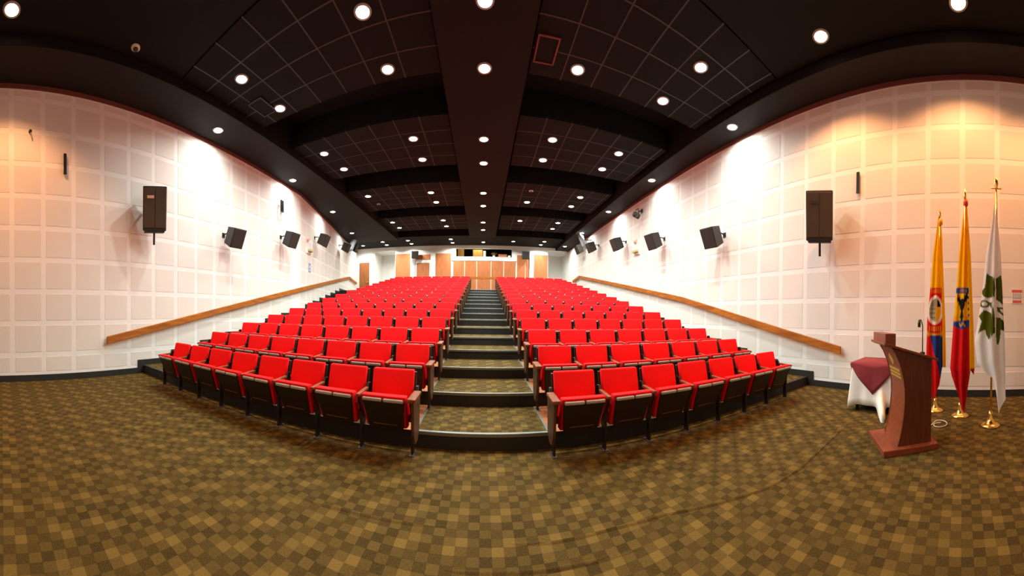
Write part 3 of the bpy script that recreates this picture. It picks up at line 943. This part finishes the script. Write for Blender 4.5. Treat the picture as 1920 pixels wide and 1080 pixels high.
def big_speaker(side, y, z, label, tag_mat, off=0.42):
    p, n, d = on_wall(side, y, off, z)
    yw = -0.48 if side < 0 else 0.42
    mt = aim(n, yw, 0.17)
    r = tag(empty('stage_speaker', p), label, 'speaker', 'large stage speakers')
    w_, h_, d_ = 0.265, 0.47, 0.19
    body = MB()
    vs_ = [(-w_, -d_, -h_), (w_, -d_, -h_), (w_*0.72, d_, -h_), (-w_*0.72, d_, -h_), (-w_, -d_, h_), (w_, -d_, h_), (w_*0.72, d_, h_), (-w_*0.72, d_, h_)]
    body.add([mt @ Vector(v) for v in vs_], ((0,3,2,1),(4,5,6,7),(0,1,5,4),(1,2,6,5),(2,3,7,6),(3,0,4,7)))
    obj('cabinet', body.mesh('cabinet', 'spk', False, 0.02), r)
    for a, b_ in ((-0.245, -0.004), (0.004, 0.245)):
        g = MB().box((a, -d_-0.018, -h_+0.06), (b_, -d_+0.002, h_-0.04), mt)
        obj('grille', g.mesh('grille', 'spkbrown', False, 0.008), r)
    bt = MB().box((-0.225, -d_-0.01, -h_-0.035), (0.225, d_*0.4, -h_+0.01), mt)
    obj('bottom_plate', bt.mesh('bottom_plate', 'black', False, 0.01), r)
    bg = MB().box((0.02, -d_-0.024, h_-0.26), (0.17, -d_-0.016, h_-0.20), mt)
    obj('badge', bg.mesh('badge', tag_mat), r)
    k = MB().tube([mt @ Vector((0, -0.05, -h_)), mt @ Vector((0, -0.05, -h_-0.30))], 0.024, 8)
    obj('tilt_handle', k.mesh('tilt_handle', 'metal'), r)
    k = MB().tube([mt @ Vector((0, 0.15, 0.1)), on_wall(side, y, 0.01, z + 0.1)[0] - p], 0.03, 6)
    obj('wall_arm', k.mesh('wall_arm', 'metal'), r)
big_speaker(-1, 3.28, 3.73, 'tall dark stage speaker with an orange badge on the left wall', 'alarm')
big_speaker(1, 2.75, 3.47, 'tall brown stage speaker on the right wall above the handrail end', 'spk')
LS = [(5.87, 3.52), (8.72, 4.0), (11.8, 4.66), (16.2, 5.26), (18.6, 5.75)]
for k, (y, z) in enumerate(LS):
    small_speaker(-1, y, z, 'small black speaker on the left wall, %s from the tall speaker' % ORD[k])
RS = [(5.88, 3.56), (8.86, 4.02), (11.93, 4.53), (15.3, 5.07), (17.5, 5.40)]
for k, (y, z) in enumerate(RS):
    small_speaker(1, y, z, 'small black speaker on the right wall, %s from the tall speaker' % ORD[k])
# rear speakers on the back wall
def rear_speaker(x, z, yaw, label):
    p = Vector((x, YB - 0.45, z))
    mt = aim((0, -1), yaw, 0.25)
    r = tag(empty('rear_speaker', p), label, 'speaker', 'rear wall speakers')
    obj('cabinet', MB().box((-0.24, -0.17, -0.27), (0.24, 0.17, 0.27), mt).mesh('cabinet', 'spk', False, 0.02), r)
    obj('grille', MB().box((-0.21, -0.185, -0.24), (0.21, -0.165, 0.24), mt).mesh('grille', 'grille', False, 0.008), r)
    obj('bracket', MB().tube([mt @ Vector((0, 0.17, 0)), (0, 0.40, 0.10)], 0.02, 6).mesh('bracket', 'metal'), r)
rear_speaker(-4.83, 5.60, 0.35, 'black speaker above the back door between wood panels')
rear_speaker(2.98, 5.58, 0.0, 'black speaker on the wood panel right of the booth window')
# grey tilted line speakers by the rear corners
def grey_unit(side, y, z, label):
    p, n, d = on_wall(side, y, 0.55, z)
    mt = aim(n, 0.9 if side < 0 else -0.9, 0.45)
    r = tag(empty('grey_floodlight', p), label, 'floodlight', 'grey wall units')
    obj('housing', MB().box((-0.18, -0.09, -0.38), (0.18, 0.09, 0.38), mt).mesh('housing', 'greyplastic', False, 0.03), r)
    obj('sensor', MB().lathe([(0.06, 0), (0.05, 0.03)], 12, mt @ Matrix.Translation((0.0, -0.12, 0.22)) @ Matrix.Rotation(math.pi/2, 4, 'X')).mesh('sensor', 'alarm'), r)
    obj('bracket', MB().tube([mt @ Vector((0, 0.12, 0)), on_wall(side, y, 0, z + 0.1)[0] - p], 0.025, 6).mesh('bracket', 'metal'), r)
grey_unit(-1, 17.3, 5.62, 'grey tilted unit between the rear speakers on the left wall')
grey_unit(1, 16.4, 5.62, 'grey tilted unit between the rear speakers on the right wall')

# ------------------------------------------------------------------ small things on the walls
def flatbox(name, side, y, z, w_, h_, t_, mat, label, cat, group=None, frame_only=False):
    p, n, d = on_wall(side, y, TH, z)
    mt = aim(n, 0, 0)
    r = tag(empty(name, p), label, cat, group)
    return r, mt
# black camera arm on the right wall
r, mt = flatbox('spotlight_arm', 1, 10.35, 5.36, 0, 0, 0, 0, 'black spotlight with barn doors on the right wall', 'spotlight')
obj('arm', MB().tube([mt @ Vector((0.15, 0, 0.22)), mt @ Vector((0.15, -0.12, 0.20)), mt @ Vector((0.05, -0.25, 0.0))], 0.022, 6).mesh('arm', 'metal'), r)
obj('lamp_body', MB().lathe([(0.02, -0.14), (0.10, -0.12), (0.11, 0.10), (0.08, 0.14)], 14, mt @ Matrix.Translation((0, -0.32, -0.04)) @ Matrix.Rotation(1.2, 4, 'X')).mesh('lamp_body', 'spk', True), r)
obj('wall_plate', MB().box((0.08, -0.02, 0.14), (0.22, 0.0, 0.30), mt).mesh('wall_plate', 'metal'), r)
for a, b_ in (((-0.32, -0.42, 0.10), (-0.10, -0.40, 0.13)), ((-0.32, -0.42, -0.16), (-0.10, -0.40, -0.13)), ((-0.33, -0.42, -0.16), (-0.30, -0.40, 0.13))):
    obj('barn_door', MB().box(a, b_, mt).mesh('barn_door', 'metal'), r)
# open metal frame on the left wall
r, mt = flatbox('metal_wall_mount', -1, 8.65, 5.20, 0, 0, 0, 0, 'thin open metal frame high on the left wall', 'wall mount')
for a, b_ in (((-0.09, -0.10, -0.20), (-0.065, 0.0, 0.20)), ((0.065, -0.10, -0.20), (0.09, -0.07, 0.20))):
    obj('upright', MB().box(a, b_, mt).mesh('upright', 'metal'), r)
for a, b_ in (((-0.09, -0.10, 0.18), (0.09, -0.07, 0.205)), ((-0.09, -0.10, -0.205), (0.09, -0.07, -0.18))):
    obj('crossbar', MB().box(a, b_, mt).mesh('crossbar', 'metal'), r)
# slim wall brackets
for side, y, z, lb in ((-1, 1.34, 4.57, 'slim black mounting bar high on the left wall'), (1, 2.09, 4.21, 'slim black mounting bar high on the right wall')):
    r, mt = flatbox('metal_wall_mount', side, y, z, 0, 0, 0, 0, lb, 'wall mount', 'slim wall mounts')
    obj('bar', MB().box((-0.03, -0.06, -0.20), (0.03, -0.03, 0.20), mt).mesh('bar', 'metal'), r)
    for z0_ in (0.15, -0.19):
        obj('standoff', MB().box((-0.02, -0.03, z0_), (0.02, 0.0, z0_ + 0.04), mt).mesh('standoff', 'metal'), r)
    obj('end_cap', MB().box((-0.032, -0.065, -0.225), (0.032, -0.025, -0.19), mt).mesh('end_cap', 'black'), r)
# hook with cord on the left wall
r, mt = flatbox('wall_hook', -1, 0.61, 5.17, 0, 0, 0, 0, 'small dark hook near the top of the left wall', 'hook')
obj('hook', MB().lathe([(0.035, 0), (0.03, 0.05)], 10, mt @ Matrix.Rotation(math.pi/2, 4, 'X')).mesh('hook', 'metal'), r)
obj('tail', MB().tube([mt @ Vector((0, -0.03, -0.02)), mt @ Vector((-0.03, -0.04, -0.10)), mt @ Vector((-0.04, -0.02, -0.16))], 0.012, 6).mesh('tail', 'greyplastic'), r)
# signs
for side, ys1 in ((-1, 11.0), (1, 10.85)):
    nm = 'left' if side < 0 else 'right'
    r, mt = flatbox('exit_sign', side, ys1, 4.04, 0, 0, 0, 0, 'small pale green sign box on the %s wall' % nm, 'sign', 'pale green signs')
    for a, b_ in ((-0.20, -0.02), (0.02, 0.20)):
        obj('lamp_head', MB().box((a, -0.16, -0.04), (b_, -0.05, 0.05), mt).mesh('lamp_head', 'signgreen', False, 0.01), r)
    obj('backplate', MB().box((-0.21, -0.05, -0.12), (0.21, 0.0, 0.04), mt).mesh('backplate', 'white'), r)
    r, mt = flatbox('alarm_sounder', side, ys1 - 0.15 if side < 0 else ys1 + 0.15, 4.49, 0, 0, 0, 0, 'small round pinkish alarm on the %s wall above the sign box' % nm, 'alarm', 'wall alarms')
    obj('dome', MB().lathe([(0.09, 0), (0.09, 0.04), (0.05, 0.075)], 14, mt @ Matrix.Rotation(math.pi/2, 4, 'X')).mesh('dome', 'alarm', True), r)
    obj('base', MB().box((-0.10, -0.012, -0.10), (0.10, 0.0, 0.10), mt).mesh('base', 'detector'), r)
r, mt = flatbox('wall_notice', -1, 11.15, 3.35, 0, 0, 0, 0, 'small blue notice plate on the left wall above the handrail', 'notice')
obj('plate', MB().box((-0.13, -0.012, -0.19), (0.13, 0.0, 0.19), mt).mesh('plate', 'signblue'), r)
obj('pictogram', MB().box((-0.05, -0.015, -0.02), (0.05, -0.011, 0.08), mt).mesh('pictogram', 'paper'), r)
obj('caption', MB().box((-0.09, -0.015, -0.13), (0.09, -0.011, -0.09), mt).mesh('caption', 'paper'), r)
r, mt = flatbox('safety_notice', 1, -1.03, 1.90, 0, 0, 0, 0, 'white safety notice with red bands beside the white flag', 'notice')
obj('sheet', MB().box((-0.10, -0.006, -0.135), (0.10, 0.0, 0.135), mt).mesh('sheet', 'paper'), r)
obj('header_band', MB().box((-0.10, -0.008, 0.075), (0.10, -0.005, 0.13), mt).mesh('header_band', 'signred'), r)
obj('footer_band', MB().box((-0.085, -0.008, -0.12), (0.085, -0.005, -0.07), mt).mesh('footer_band', 'signred'), r)
m = MB()
for zz in (0.045, 0.015, -0.015, -0.04):
    for xx in range(5):
        x_ = -0.085 + xx * 0.036
        m.box((x_, -0.0075, zz - 0.008), (x_ + 0.024, -0.005, zz + 0.008), mt)
obj('text_lines', m.mesh('text_lines', 'ink'), r)

# ------------------------------------------------------------------ lectern
LU = Vector((0.852, 0.523, 0))                 # across
LD = Vector((0.523, -0.852, 0))                # from front to back
lroot = tag(empty('lectern', (3.266, 0.694, 0)), 'mahogany lectern with a curved front and sloping top', 'lectern')
def LP(u, d, z):
    v = LU * u + LD * d
    return (v.x, v.y, z)
def lbox(u0, u1, d0, d1, z0, z1):
    m = MB()
    p = [LP(u0,d0,z0),LP(u1,d0,z0),LP(u1,d1,z0),LP(u0,d1,z0),LP(u0,d0,z1),LP(u1,d0,z1),LP(u1,d1,z1),LP(u0,d1,z1)]
    return m.add(p, ((0,3,2,1),(4,5,6,7),(0,1,5,4),(1,2,6,5),(2,3,7,6),(3,0,4,7)))
obj('base', lbox(-0.07, 0.57, -0.18, 0.46, 0.0, 0.07).mesh('base', 'lecternred', False, 0.008), lroot)
ctrl = [(0.0, 0.07), (0.03, 0.17), (0.053, 0.28), (0.072, 0.42), (0.082, 0.56), (0.080, 0.68), (0.062, 0.80), (0.045, 0.87), (0.015, 0.97), (-0.03, 1.07), (-0.075, 1.14)]
side_poly = ctrl + [(0.405, 1.02), (0.40, 0.07)]
for u0, u1 in ((0.0, 0.022), (0.478, 0.50)):
    obj('side_panel', MB().profile(side_poly, u0, u1, lambda p, q, r: LP(r, p, q)).mesh('side_panel', 'lectern'), lroot)
fp = MB()
fpoly = [(d + 0.004, z) for d, z in ctrl] + [(d + 0.026, z) for d, z in reversed(ctrl)]
front = obj('front_panel', MB().profile(fpoly, 0.022, 0.478, lambda p, q, r: LP(r, p, q)).mesh('front_panel', 'lecternred'), lroot)
obj('back_shelf', lbox(0.022, 0.478, 0.10, 0.39, 0.62, 0.64).mesh('back_shelf', 'lectern'), lroot)
# sloping top
def ztop(d):
    return 1.165 - (d + 0.03) * 0.30
m = MB()
p = []
for zoff in (-0.03, 0.0):
    for u, d in ((-0.04, -0.17), (0.54, -0.17), (0.54, 0.475), (-0.04, 0.475)):
        p.append(LP(u, d, ztop(d) + zoff))
m.add(p, ((0,3,2,1),(4,5,6,7),(0,1,5,4),(1,2,6,5),(2,3,7,6),(3,0,4,7)))
obj('top_board', m.mesh('top_board', 'lecternred', False, 0.006), lroot)
obj('crest_box', lbox(0.0, 0.50, -0.15, -0.03, 1.165, 1.300).mesh('crest_box', 'lecternred', False, 0.006), lroot)
# gold emblem and lettering on the curved front
def fpt(z):
    for (d0, z0), (d1, z1) in zip(ctrl[:-1], ctrl[1:]):
        if z0 <= z <= z1:
            return d0 + (d1 - d0) * (z - z0) / (z1 - z0)
    return 0.0
m = MB()
def gold_bar(u0, u1, z0, z1):
    p = []
    for dd in (0.006, -0.004):
        for u, z in ((u0, z0), (u1, z0), (u1, z1), (u0, z1)):
            p.append(LP(u, fpt(z) + dd, z))
    m.add(p, ((0,3,2,1),(4,5,6,7),(0,1,5,4),(1,2,6,5),(2,3,7,6),(3,0,4,7)))
for k in range(6):
    hw = (0.02, 0.045, 0.06, 0.06, 0.045, 0.02)[k]
    gold_bar(0.25 - hw, 0.25 + hw, 0.93 + k * 0.022, 0.948 + k * 0.022)
obj('gold_emblem', m.mesh('gold_emblem', 'gold'), front)
m = MB()
for row_, z0 in enumerate((0.865, 0.825, 0.785)):
    for k in range(11):
        u0 = 0.07 + k * 0.033
        gold_bar(u0, u0 + 0.024, z0, z0 + (0.03 if row_ == 0 else 0.022))
obj('gold_lettering', m.mesh('gold_lettering', 'gold'), front)
# gooseneck microphone standing on the top board
mb_ = Vector(LP(0.20, 0.375, ztop(0.375)))
mic = tag(empty('gooseneck_microphone', Vector((3.266, 0.694, 0)) + mb_), 'thin black gooseneck microphone on the lectern top', 'microphone')
obj('base', MB().lathe([(0.035, 0.0), (0.03, 0.02), (0.012, 0.03)], 12).mesh('base', 'metal', True), mic)
pts = [(0, 0, 0.03), (0, 0, 0.20), (0, 0, 0.33), (-0.01, 0.01, 0.385), (-0.03, 0.02, 0.41), (-0.05, 0.03, 0.40)]
obj('gooseneck', MB().tube(pts, 0.006, 6).mesh('gooseneck', 'metal', True), mic)
obj('capsule', MB().tube([(-0.05, 0.03, 0.41), (-0.055, 0.033, 0.37), (-0.057, 0.034, 0.32)], [0.012, 0.018, 0.016], 8).mesh('capsule', 'black', True), mic)

# ------------------------------------------------------------------ covered side table
tx0, tx1, ty0, ty1, tz = 4.60, 5.28, 1.02, 1.72, 0.745
tb = tag(empty('side_table', ((tx0 + tx1) / 2, (ty0 + ty1) / 2, 0)), 'square side table hidden under the white cloth behind the lectern', 'table')
tcx, tcy = (tx0 + tx1) / 2, (ty0 + ty1) / 2
obj('table_top', MB().box((tx0 - tcx + 0.02, ty0 - tcy + 0.02, tz - 0.03), (tx1 - tcx - 0.02, ty1 - tcy - 0.02, tz - 0.004)).mesh('table_top', 'endwood'), tb)
for sx in (-1, 1):
    for sy in (-1, 1):
        obj('leg', MB().box((sx*0.28 - 0.02, sy*0.29 - 0.02, 0), (sx*0.28 + 0.02, sy*0.29 + 0.02, tz - 0.03)).mesh('leg', 'metal'), tb)
def cloth_skirt(cx, cy, hx, hy, ztop_, drop_fn, flare, folds, trail=0.0, n=160):
    """draped cloth: flat top and wavy skirt going down to drop_fn(t)"""
    m = MB()
    ring = []
    per = 4
    for k in range(n):
        t = k / n * 4
        s_, f = int(t), t - int(t)
        c = [(-hx, -hy), (hx, -hy), (hx, hy), (-hx, hy)]
        a, b_ = c[s_], c[(s_ + 1) % 4]
        ring.append((a[0] + (b_[0] - a[0]) * f, a[1] + (b_[1] - a[1]) * f, t))
    layers = 7
    vs_ = [(cx, cy, ztop_)]
    for j in range(layers):
        g = j / (layers - 1)
        for x, y, t in ring:
            zb_ = drop_fn(t)
            z = ztop_ + (zb_ - ztop_) * g
            wob = 0.018 * g * math.sin(t * folds) + 0.010 * g * math.sin(t * folds * 2.3 + 1)
            L_ = math.hypot(x, y)
            k_ = 1 + (flare * g + wob + trail * g ** 5 * math.exp(-((t - 3.667) / 0.045) ** 2)) / L_
            vs_.append((cx + x * k_, cy + y * k_, z))
    fs = []
    for k in range(n):
        fs.append((0, 1 + k, 1 + (k + 1) % n))
    for j in range(layers - 1):
        for k in range(n):
            a = 1 + j * n + k; b_ = 1 + j * n + (k + 1) % n
            fs.append((a, a + n, b_ + n, b_))
    return m.add(vs_, fs)
def drop_white(t):
    f = t - math.floor(t)
    corner = max(0, 1 - min(f, 1 - f) / 0.16)
    near = 1.0 if (t < 0.2 or t > 3.8) else 0.55
    tip = math.exp(-((t - 3.667) / 0.06) ** 2)
    return max(0.008, 0.11 - 0.10 * corner * near - 0.11 * tip)
cl = obj('white_tablecloth', cloth_skirt(tcx, tcy, (tx1 - tx0) / 2, (ty1 - ty0) / 2, tz, drop_white, 0.07, 9, 0.44).mesh('white_tablecloth', 'linen', True))
sm_ = cl.modifiers.new('thickness', 'SOLIDIFY'); sm_.thickness = 0.004; sm_.offset = 1
tag(cl, 'white cloth hanging to the floor over the side table', 'tablecloth')
def drop_burg(t):
    f = t - math.floor(t)
    edge = 1 - abs(f - 0.5) * 2
    return tz - 0.02 - 0.44 * edge
cl = obj('burgundy_overlay', cloth_skirt(tcx, tcy, (tx1 - tx0) / 2 + 0.022, (ty1 - ty0) / 2 + 0.022, tz + 0.012, drop_burg, 0.035, 6).mesh('burgundy_overlay', 'burgundy', True))
sm_ = cl.modifiers.new('thickness', 'SOLIDIFY'); sm_.thickness = 0.004; sm_.offset = 1
tag(cl, 'burgundy overlay cloth with a pointed corner on the side table', 'tablecloth')
# white cloth end trailing on the floor and cable
cb = MB()
pts = []
for k in range(26):
    a = k / 25 * 2 * math.pi * 1.15
    pts.append((4.18 + 0.11 * math.cos(a) + 0.004 * k, 0.30 + 0.09 * math.sin(a), 0.008 + 0.0004 * k))
pts += [(4.05, 0.46, 0.008), (3.92, 0.52, 0.008), (3.80, 0.50, 0.008)]
tag(obj('white_cable', cb.tube(pts, 0.007, 6).mesh('white_cable', 'cable', True)), 'loop of white cable on the carpet behind the lectern', 'cable')

# ------------------------------------------------------------------ flags
def lerp_tab(tab, z):
    """tab: list of (z, a, b) with decreasing z"""
    if z >= tab[0][0]:
        return tab[0][1:]
    for p, q in zip(tab[:-1], tab[1:]):
        if q[0] <= z <= p[0]:
            f = (p[0] - z) / (p[0] - q[0])
            return tuple(a + (b_ - a) * f for a, b_ in zip(p[1:], q[1:]))
    return tab[-1][1:]
def hem_at(hem, u):
    for (u0, z0), (u1, z1) in zip(hem[:-1], hem[1:]):
        if u0 <= u <= u1:
            return z0 + (z1 - z0) * (u - u0) / (u1 - u0)
    return hem[-1][1]
def make_flag(name_label, px, py, ztip, tab, hem, colour, finial, cloth_label, folds, lean=0.055):
    th = math.atan2(px, py)
    t = Vector((math.cos(th), -math.sin(th), 0))          # to the right as seen from the hall floor
    f = Vector((-math.sin(th), -math.cos(th), 0))         # toward the hall
    r = tag(empty('flag', (px, py, 0)), name_label, 'flag', 'flags on brass stands')
    # stand
    obj('stand_base', MB().lathe([(0.135, 0.0), (0.135, 0.018), (0.10, 0.035), (0.055, 0.055), (0.04, 0.10), (0.028, 0.16), (0.024, 0.20)], 24).mesh('stand_base', 'brass', True), r)
    top = t * lean
    obj('pole', MB().tube([(0, 0, 0.02), (top.x, top.y, ztip - 0.16)], 0.014, 10).mesh('pole', 'brass', True), r)
    fm = MB()
    T_ = Matrix.Translation((top.x, top.y, ztip - 0.18))
    if finial == 'cross':
        fm.lathe([(0.012, 0.0), (0.018, 0.03), (0.034, 0.09), (0.030, 0.12), (0.004, 0.21)], 10, T_)
        fm.tube([T_ @ (t * -0.075 + Vector((0, 0, 0.03))), T_ @ (t * 0.075 + Vector((0, 0, 0.02)))], 0.012, 6)
    else:
        fm.lathe([(0.012, 0.0), (0.022, 0.05), (0.022, 0.09), (0.003, 0.18)], 10, T_)
    obj('finial', fm.mesh('finial', 'brass', True), r)
    if finial != 'cross':
        kn = MB().lathe([(0.012, -0.10), (0.038, -0.07), (0.036, -0.02), (0.014, 0.03)], 12, Matrix.Translation((top.x + t.x * 0.012, top.y + t.y * 0.012, ztip - 0.19)))
        obj('knot', kn.mesh('knot', 'knot_red' if finial == 'redknot' else 'knot_yellow', True), r)
    # cloth: closed folded tube, front half carries the print
    NU, NV = 56, 190
    ztop_ = tab[0][0]
    vs_, fs, cols = [], [], []
    for j in range(NV + 1):
        g = j / NV
        for k in range(2 * NU):
            frontside = k <= NU
            u = k / NU if frontside else (2 * NU - k) / NU
            zb_ = hem_at(hem, u)
            z = ztop_ + (zb_ - ztop_) * g
            a, b_ = lerp_tab(tab, z)
            s_ = a + (b_ - a) * u
            hw = (b_ - a) / 2
            dep = 0.30 * hw * math.sin(math.pi * u) ** 0.7 if 0 < u < 1 else 0.0
            fold = hw * 0.16 * math.sin(u * folds * math.pi + 0.4) * math.sin(math.pi * u)
            q = (dep + fold) if frontside else (-dep * 0.8 + fold * 0.3)
            p = t * s_ + f * q
            vs_.append((p.x, p.y, z))
            cols.append(colour(u if frontside else u, z, frontside))
    n2 = 2 * NU
    for j in range(NV):
        for k in range(n2):
            k1 = (k + 1) % n2
            fs.append((j*n2 + k, j*n2 + k1, (j+1)*n2 + k1, (j+1)*n2 + k))
    me = D.meshes.new('cloth')
    me.from_pydata(vs_, [], fs)
    at_ = me.color_attributes.new('print', 'FLOAT_COLOR', 'POINT')
    flat = []
    for c in cols:
        flat += [c[0], c[1], c[2], 1.0]
    at_.data.foreach_set('color', flat)
    me.materials.append(M['flag'])
    for p in me.polygons:
        p.use_smooth = True
    o = obj('cloth', me, r)
    o['label'] = cloth_label
M['knot_yellow'] = plain('yellow_knot', (0.85, 0.42, 0.01), 0.7)
M['knot_red'] = plain('red_knot', (0.65, 0.05, 0.02), 0.7)
YEL, ORG = (0.95, 0.55, 0.003), (0.92, 0.34, 0.003)
BLU, NAVY = (0.025, 0.065, 0.30), (0.010, 0.020, 0.10)
RED, DRED = (0.72, 0.012, 0.012), (0.40, 0.004, 0.006)
WHT = (0.86, 0.83, 0.78)
GRN, DGRN = (0.085, 0.100, 0.004), (0.028, 0.040, 0.003)
BLK = (0.012, 0.010, 0.012)
GLD = (0.70, 0.36, 0.03)

def c_flag1(u, z, fr):
    if not fr:
        return YEL if z > 0.9 else RED
    if u > 0.83 and z < 2.0:
        return YEL
    if z > 1.96:
        return YEL
    # round presidential-like emblem: red ring, white oval, arms
    ue = (u - 0.42) / 0.42
    if 1.20 < z <= 1.96:
        zc = z - 1.605
        if z < 1.235 + 0.03 * ue * ue:
            return GLD
        ov = ue * ue * 0.85 + (zc / 0.235) ** 2
        if ov > 1.0:
            if (1.27 < z < 1.345 or 1.875 < z < 1.94) and 0.10 < u < 0.80 and int(u * 17) % 2 == 0:
                return GLD
            return RED
        if ov > 0.60:
            return WHT
        if zc > 0.05:
            return (0.30, 0.26, 0.14) if ue < 0.05 else BLK if ue > 0.30 else (0.48, 0.42, 0.28)
        if ue > 0.08:
            return YEL
        return (0.20, 0.25, 0.16) if int(z * 28) % 2 else (0.45, 0.36, 0.20)
    # lower: blue diagonal on red
    d_ = 0.18 + (1.20 - z) * 0.80
    if u < d_:
        return RED
    if u < 0.72:
        return BLU
    return NAVY
make_flag('yellow, blue and red flag with a round emblem nearest the lectern', 4.881, 0.435, 3.25,
          [(3.10, 0.030, 0.066), (2.733, -0.019, 0.100), (2.474, -0.053, 0.108), (1.96, -0.088, 0.130), (1.446, -0.135, 0.155), (1.208, -0.139, 0.162), (0.89, -0.147, 0.168), (0.70, -0.125, 0.169), (0.43, -0.09, 0.128), (0.15, -0.062, 0.09)],
          [(0.0, 0.60), (0.12, 0.25), (0.25, 0.155), (0.45, 0.25), (0.74, 0.42), (0.80, 0.70), (1.0, 0.69)], c_flag1, 'knot', 'yellow, blue and red cloth with a red ringed oval emblem', 5)

def c_flag2(u, z, fr):
    if not fr:
        return YEL if z > 0.7 else DRED
    if u > 0.80:
        return YEL if z > 0.72 else DRED
    if z > 1.94:
        return YEL if (u < 0.45 or u > 0.62) else ORG
    if 1.85 < z <= 1.94 and u < 0.78:
        return GLD if (0.20 < u < 0.66 and int(u * 26) % 2 == 0 and 1.87 < z < 1.92) else BLU
    if z > 1.44 + 0.03 * (u - 0.4):
        # black eagle on yellow
        x, y = (u - 0.40) / 0.40, (z - 1.655) / 1.25
        if u > 0.72:
            return BLU if int(z * 22) % 2 else YEL
        body = (x / 0.30) ** 2 + ((y - 0.02) / 0.075) ** 2 < 1
        body = body or (abs(x) < 0.14 and -0.20 < y < 0.05)
        wing_r = 0.05 < x < 0.85 and abs(y - 0.02 - (x * 0.16)) < 0.055 + 0.02 * math.sin(x * 24)
        wing_l = -0.75 < x < -0.05 and abs(y - 0.01 + x * 0.14) < 0.045 + 0.02 * math.sin(x * 26)
        tail = abs(x) < 0.12 + (-0.06 - y) * 1.6 and -0.14 < y < -0.06
        if body or wing_r or wing_l or tail:
            return BLK
        if y < -0.12 and abs(x) > 0.5:
            return RED if int(u * 40) % 3 == 0 else YEL
        return YEL
    vee = 1.305 + 0.05 * abs(u - 0.42) / 0.4
    if z > vee:
        return GLD if (0.28 < u < 0.60 and abs(z - 1.385 - 0.02 * math.sin(u * 30)) < 0.02) else BLU
    return RED if (u < 0.22 or 0.34 < u < 0.5) else (0.55, 0.008, 0.008)
make_flag('yellow over red flag with a black eagle, middle of the three', 4.641, 0.033, 3.46,
          [(3.26, 0.048, 0.082), (2.913, 0.015, 0.112), (2.424, -0.034, 0.150), (1.937, -0.066, 0.169), (1.45, -0.106, 0.193), (0.95, -0.140, 0.210), (0.724, -0.155, 0.217), (0.60, -0.13, 0.20), (0.48, -0.106, 0.160), (0.32, -0.08, 0.150), (0.03, -0.02, 0.110)],
          [(0.0, 0.60), (0.10, 0.44), (0.30, 0.25), (0.55, 0.06), (0.66, 0.05), (0.80, 0.32), (0.83, 0.70), (1.0, 0.62)], c_flag2, 'redknot', 'yellow and red cloth with a black eagle emblem', 5)

def leaf_in(u, z, cu, cz, pts):
    """point in polygon"""
    x, y = u, z
    ins = False
    n = len(pts)
    j = n - 1
    for i in range(n):
        xi, yi = pts[i]; xj, yj = pts[j]
        if (yi > y) != (yj > y) and x < (xj - xi) * (y - yi) / (yj - yi) + xi:
            ins = not ins
        j = i
    return ins
LEAF = [
 # polygons in (tangential metres s, height z)
 [(-0.062, 2.10), (-0.01, 2.06), (0.044, 2.03), (0.054, 1.90), (0.050, 1.77), (-0.03, 1.755), (-0.084, 1.764), (-0.118, 1.80), (-0.135, 1.853), (-0.085, 1.905)],
 [(0.066, 2.03), (0.135, 2.075), (0.152, 1.98), (0.166, 1.66), (0.120, 1.70), (0.068, 1.73)],
 [(-0.172, 1.505), (-0.10, 1.59), (-0.03, 1.565), (0.050, 1.53), (0.056, 1.28), (0.02, 1.24), (-0.03, 1.185), (-0.062, 1.25), (-0.08, 1.32), (-0.12, 1.30), (-0.18, 1.265), (-0.145, 1.38), (-0.125, 1.44)],
 [(0.070, 1.49), (0.13, 1.485), (0.185, 1.42), (0.203, 1.305), (0.135, 1.315), (0.128, 1.22), (0.108, 1.115), (0.078, 1.125), (0.068, 1.30)],
 [(0.056, 1.76), (0.000, 1.665), (-0.025, 1.68), (0.005, 1.70), (0.045, 1.745)],
 [(-0.03, 1.675), (0.012, 1.60), (0.026, 1.52), (0.048, 1.52), (0.035, 1.61), (-0.005, 1.685)],
 [(0.080, 1.63), (0.150, 1.63), (0.178, 1.605), (0.115, 1.60), (0.175, 1.535), (0.183, 1.505), (0.085, 1.575)],
]
F3TAB = [(3.20, 0.052, 0.078), (2.787, 0.0, 0.090), (2.341, -0.074, 0.133), (1.75, -0.133, 0.162), (1.159, -0.225, 0.192), (0.864, -0.190, 0.200), (0.66, -0.10, 0.202), (0.35, -0.04, 0.207), (0.17, 0.03, 0.16)]
def c_flag3(u, z, fr):
    if not fr:
        return WHT
    a, b_ = lerp_tab(F3TAB, z)
    s_ = a + (b_ - a) * u
    # loop outline of the little bud
    d1 = ((s_ + 0.089) / 0.078) ** 2 + ((z - 1.675) / 0.052) ** 2
    if 0.32 < d1 < 1.0:
        return GRN
    for k, pg in enumerate(LEAF):
        if leaf_in(s_, z, 0, 0, pg):
            if abs(s_ - 0.058) < 0.022 or s_ > 0.15:
                return DGRN
            return GRN
    return WHT
make_flag('white flag with dark green leaves, rightmost of the three', 4.214, -0.389, 3.44, F3TAB,
          [(0.0, 0.86), (0.25, 0.70), (0.42, 0.66), (0.50, 0.63), (0.54, 0.30), (0.62, 0.17), (0.80, 0.26), (1.0, 0.36)], c_flag3, 'cross', 'white cloth printed with green leaves', 4, 0.062)
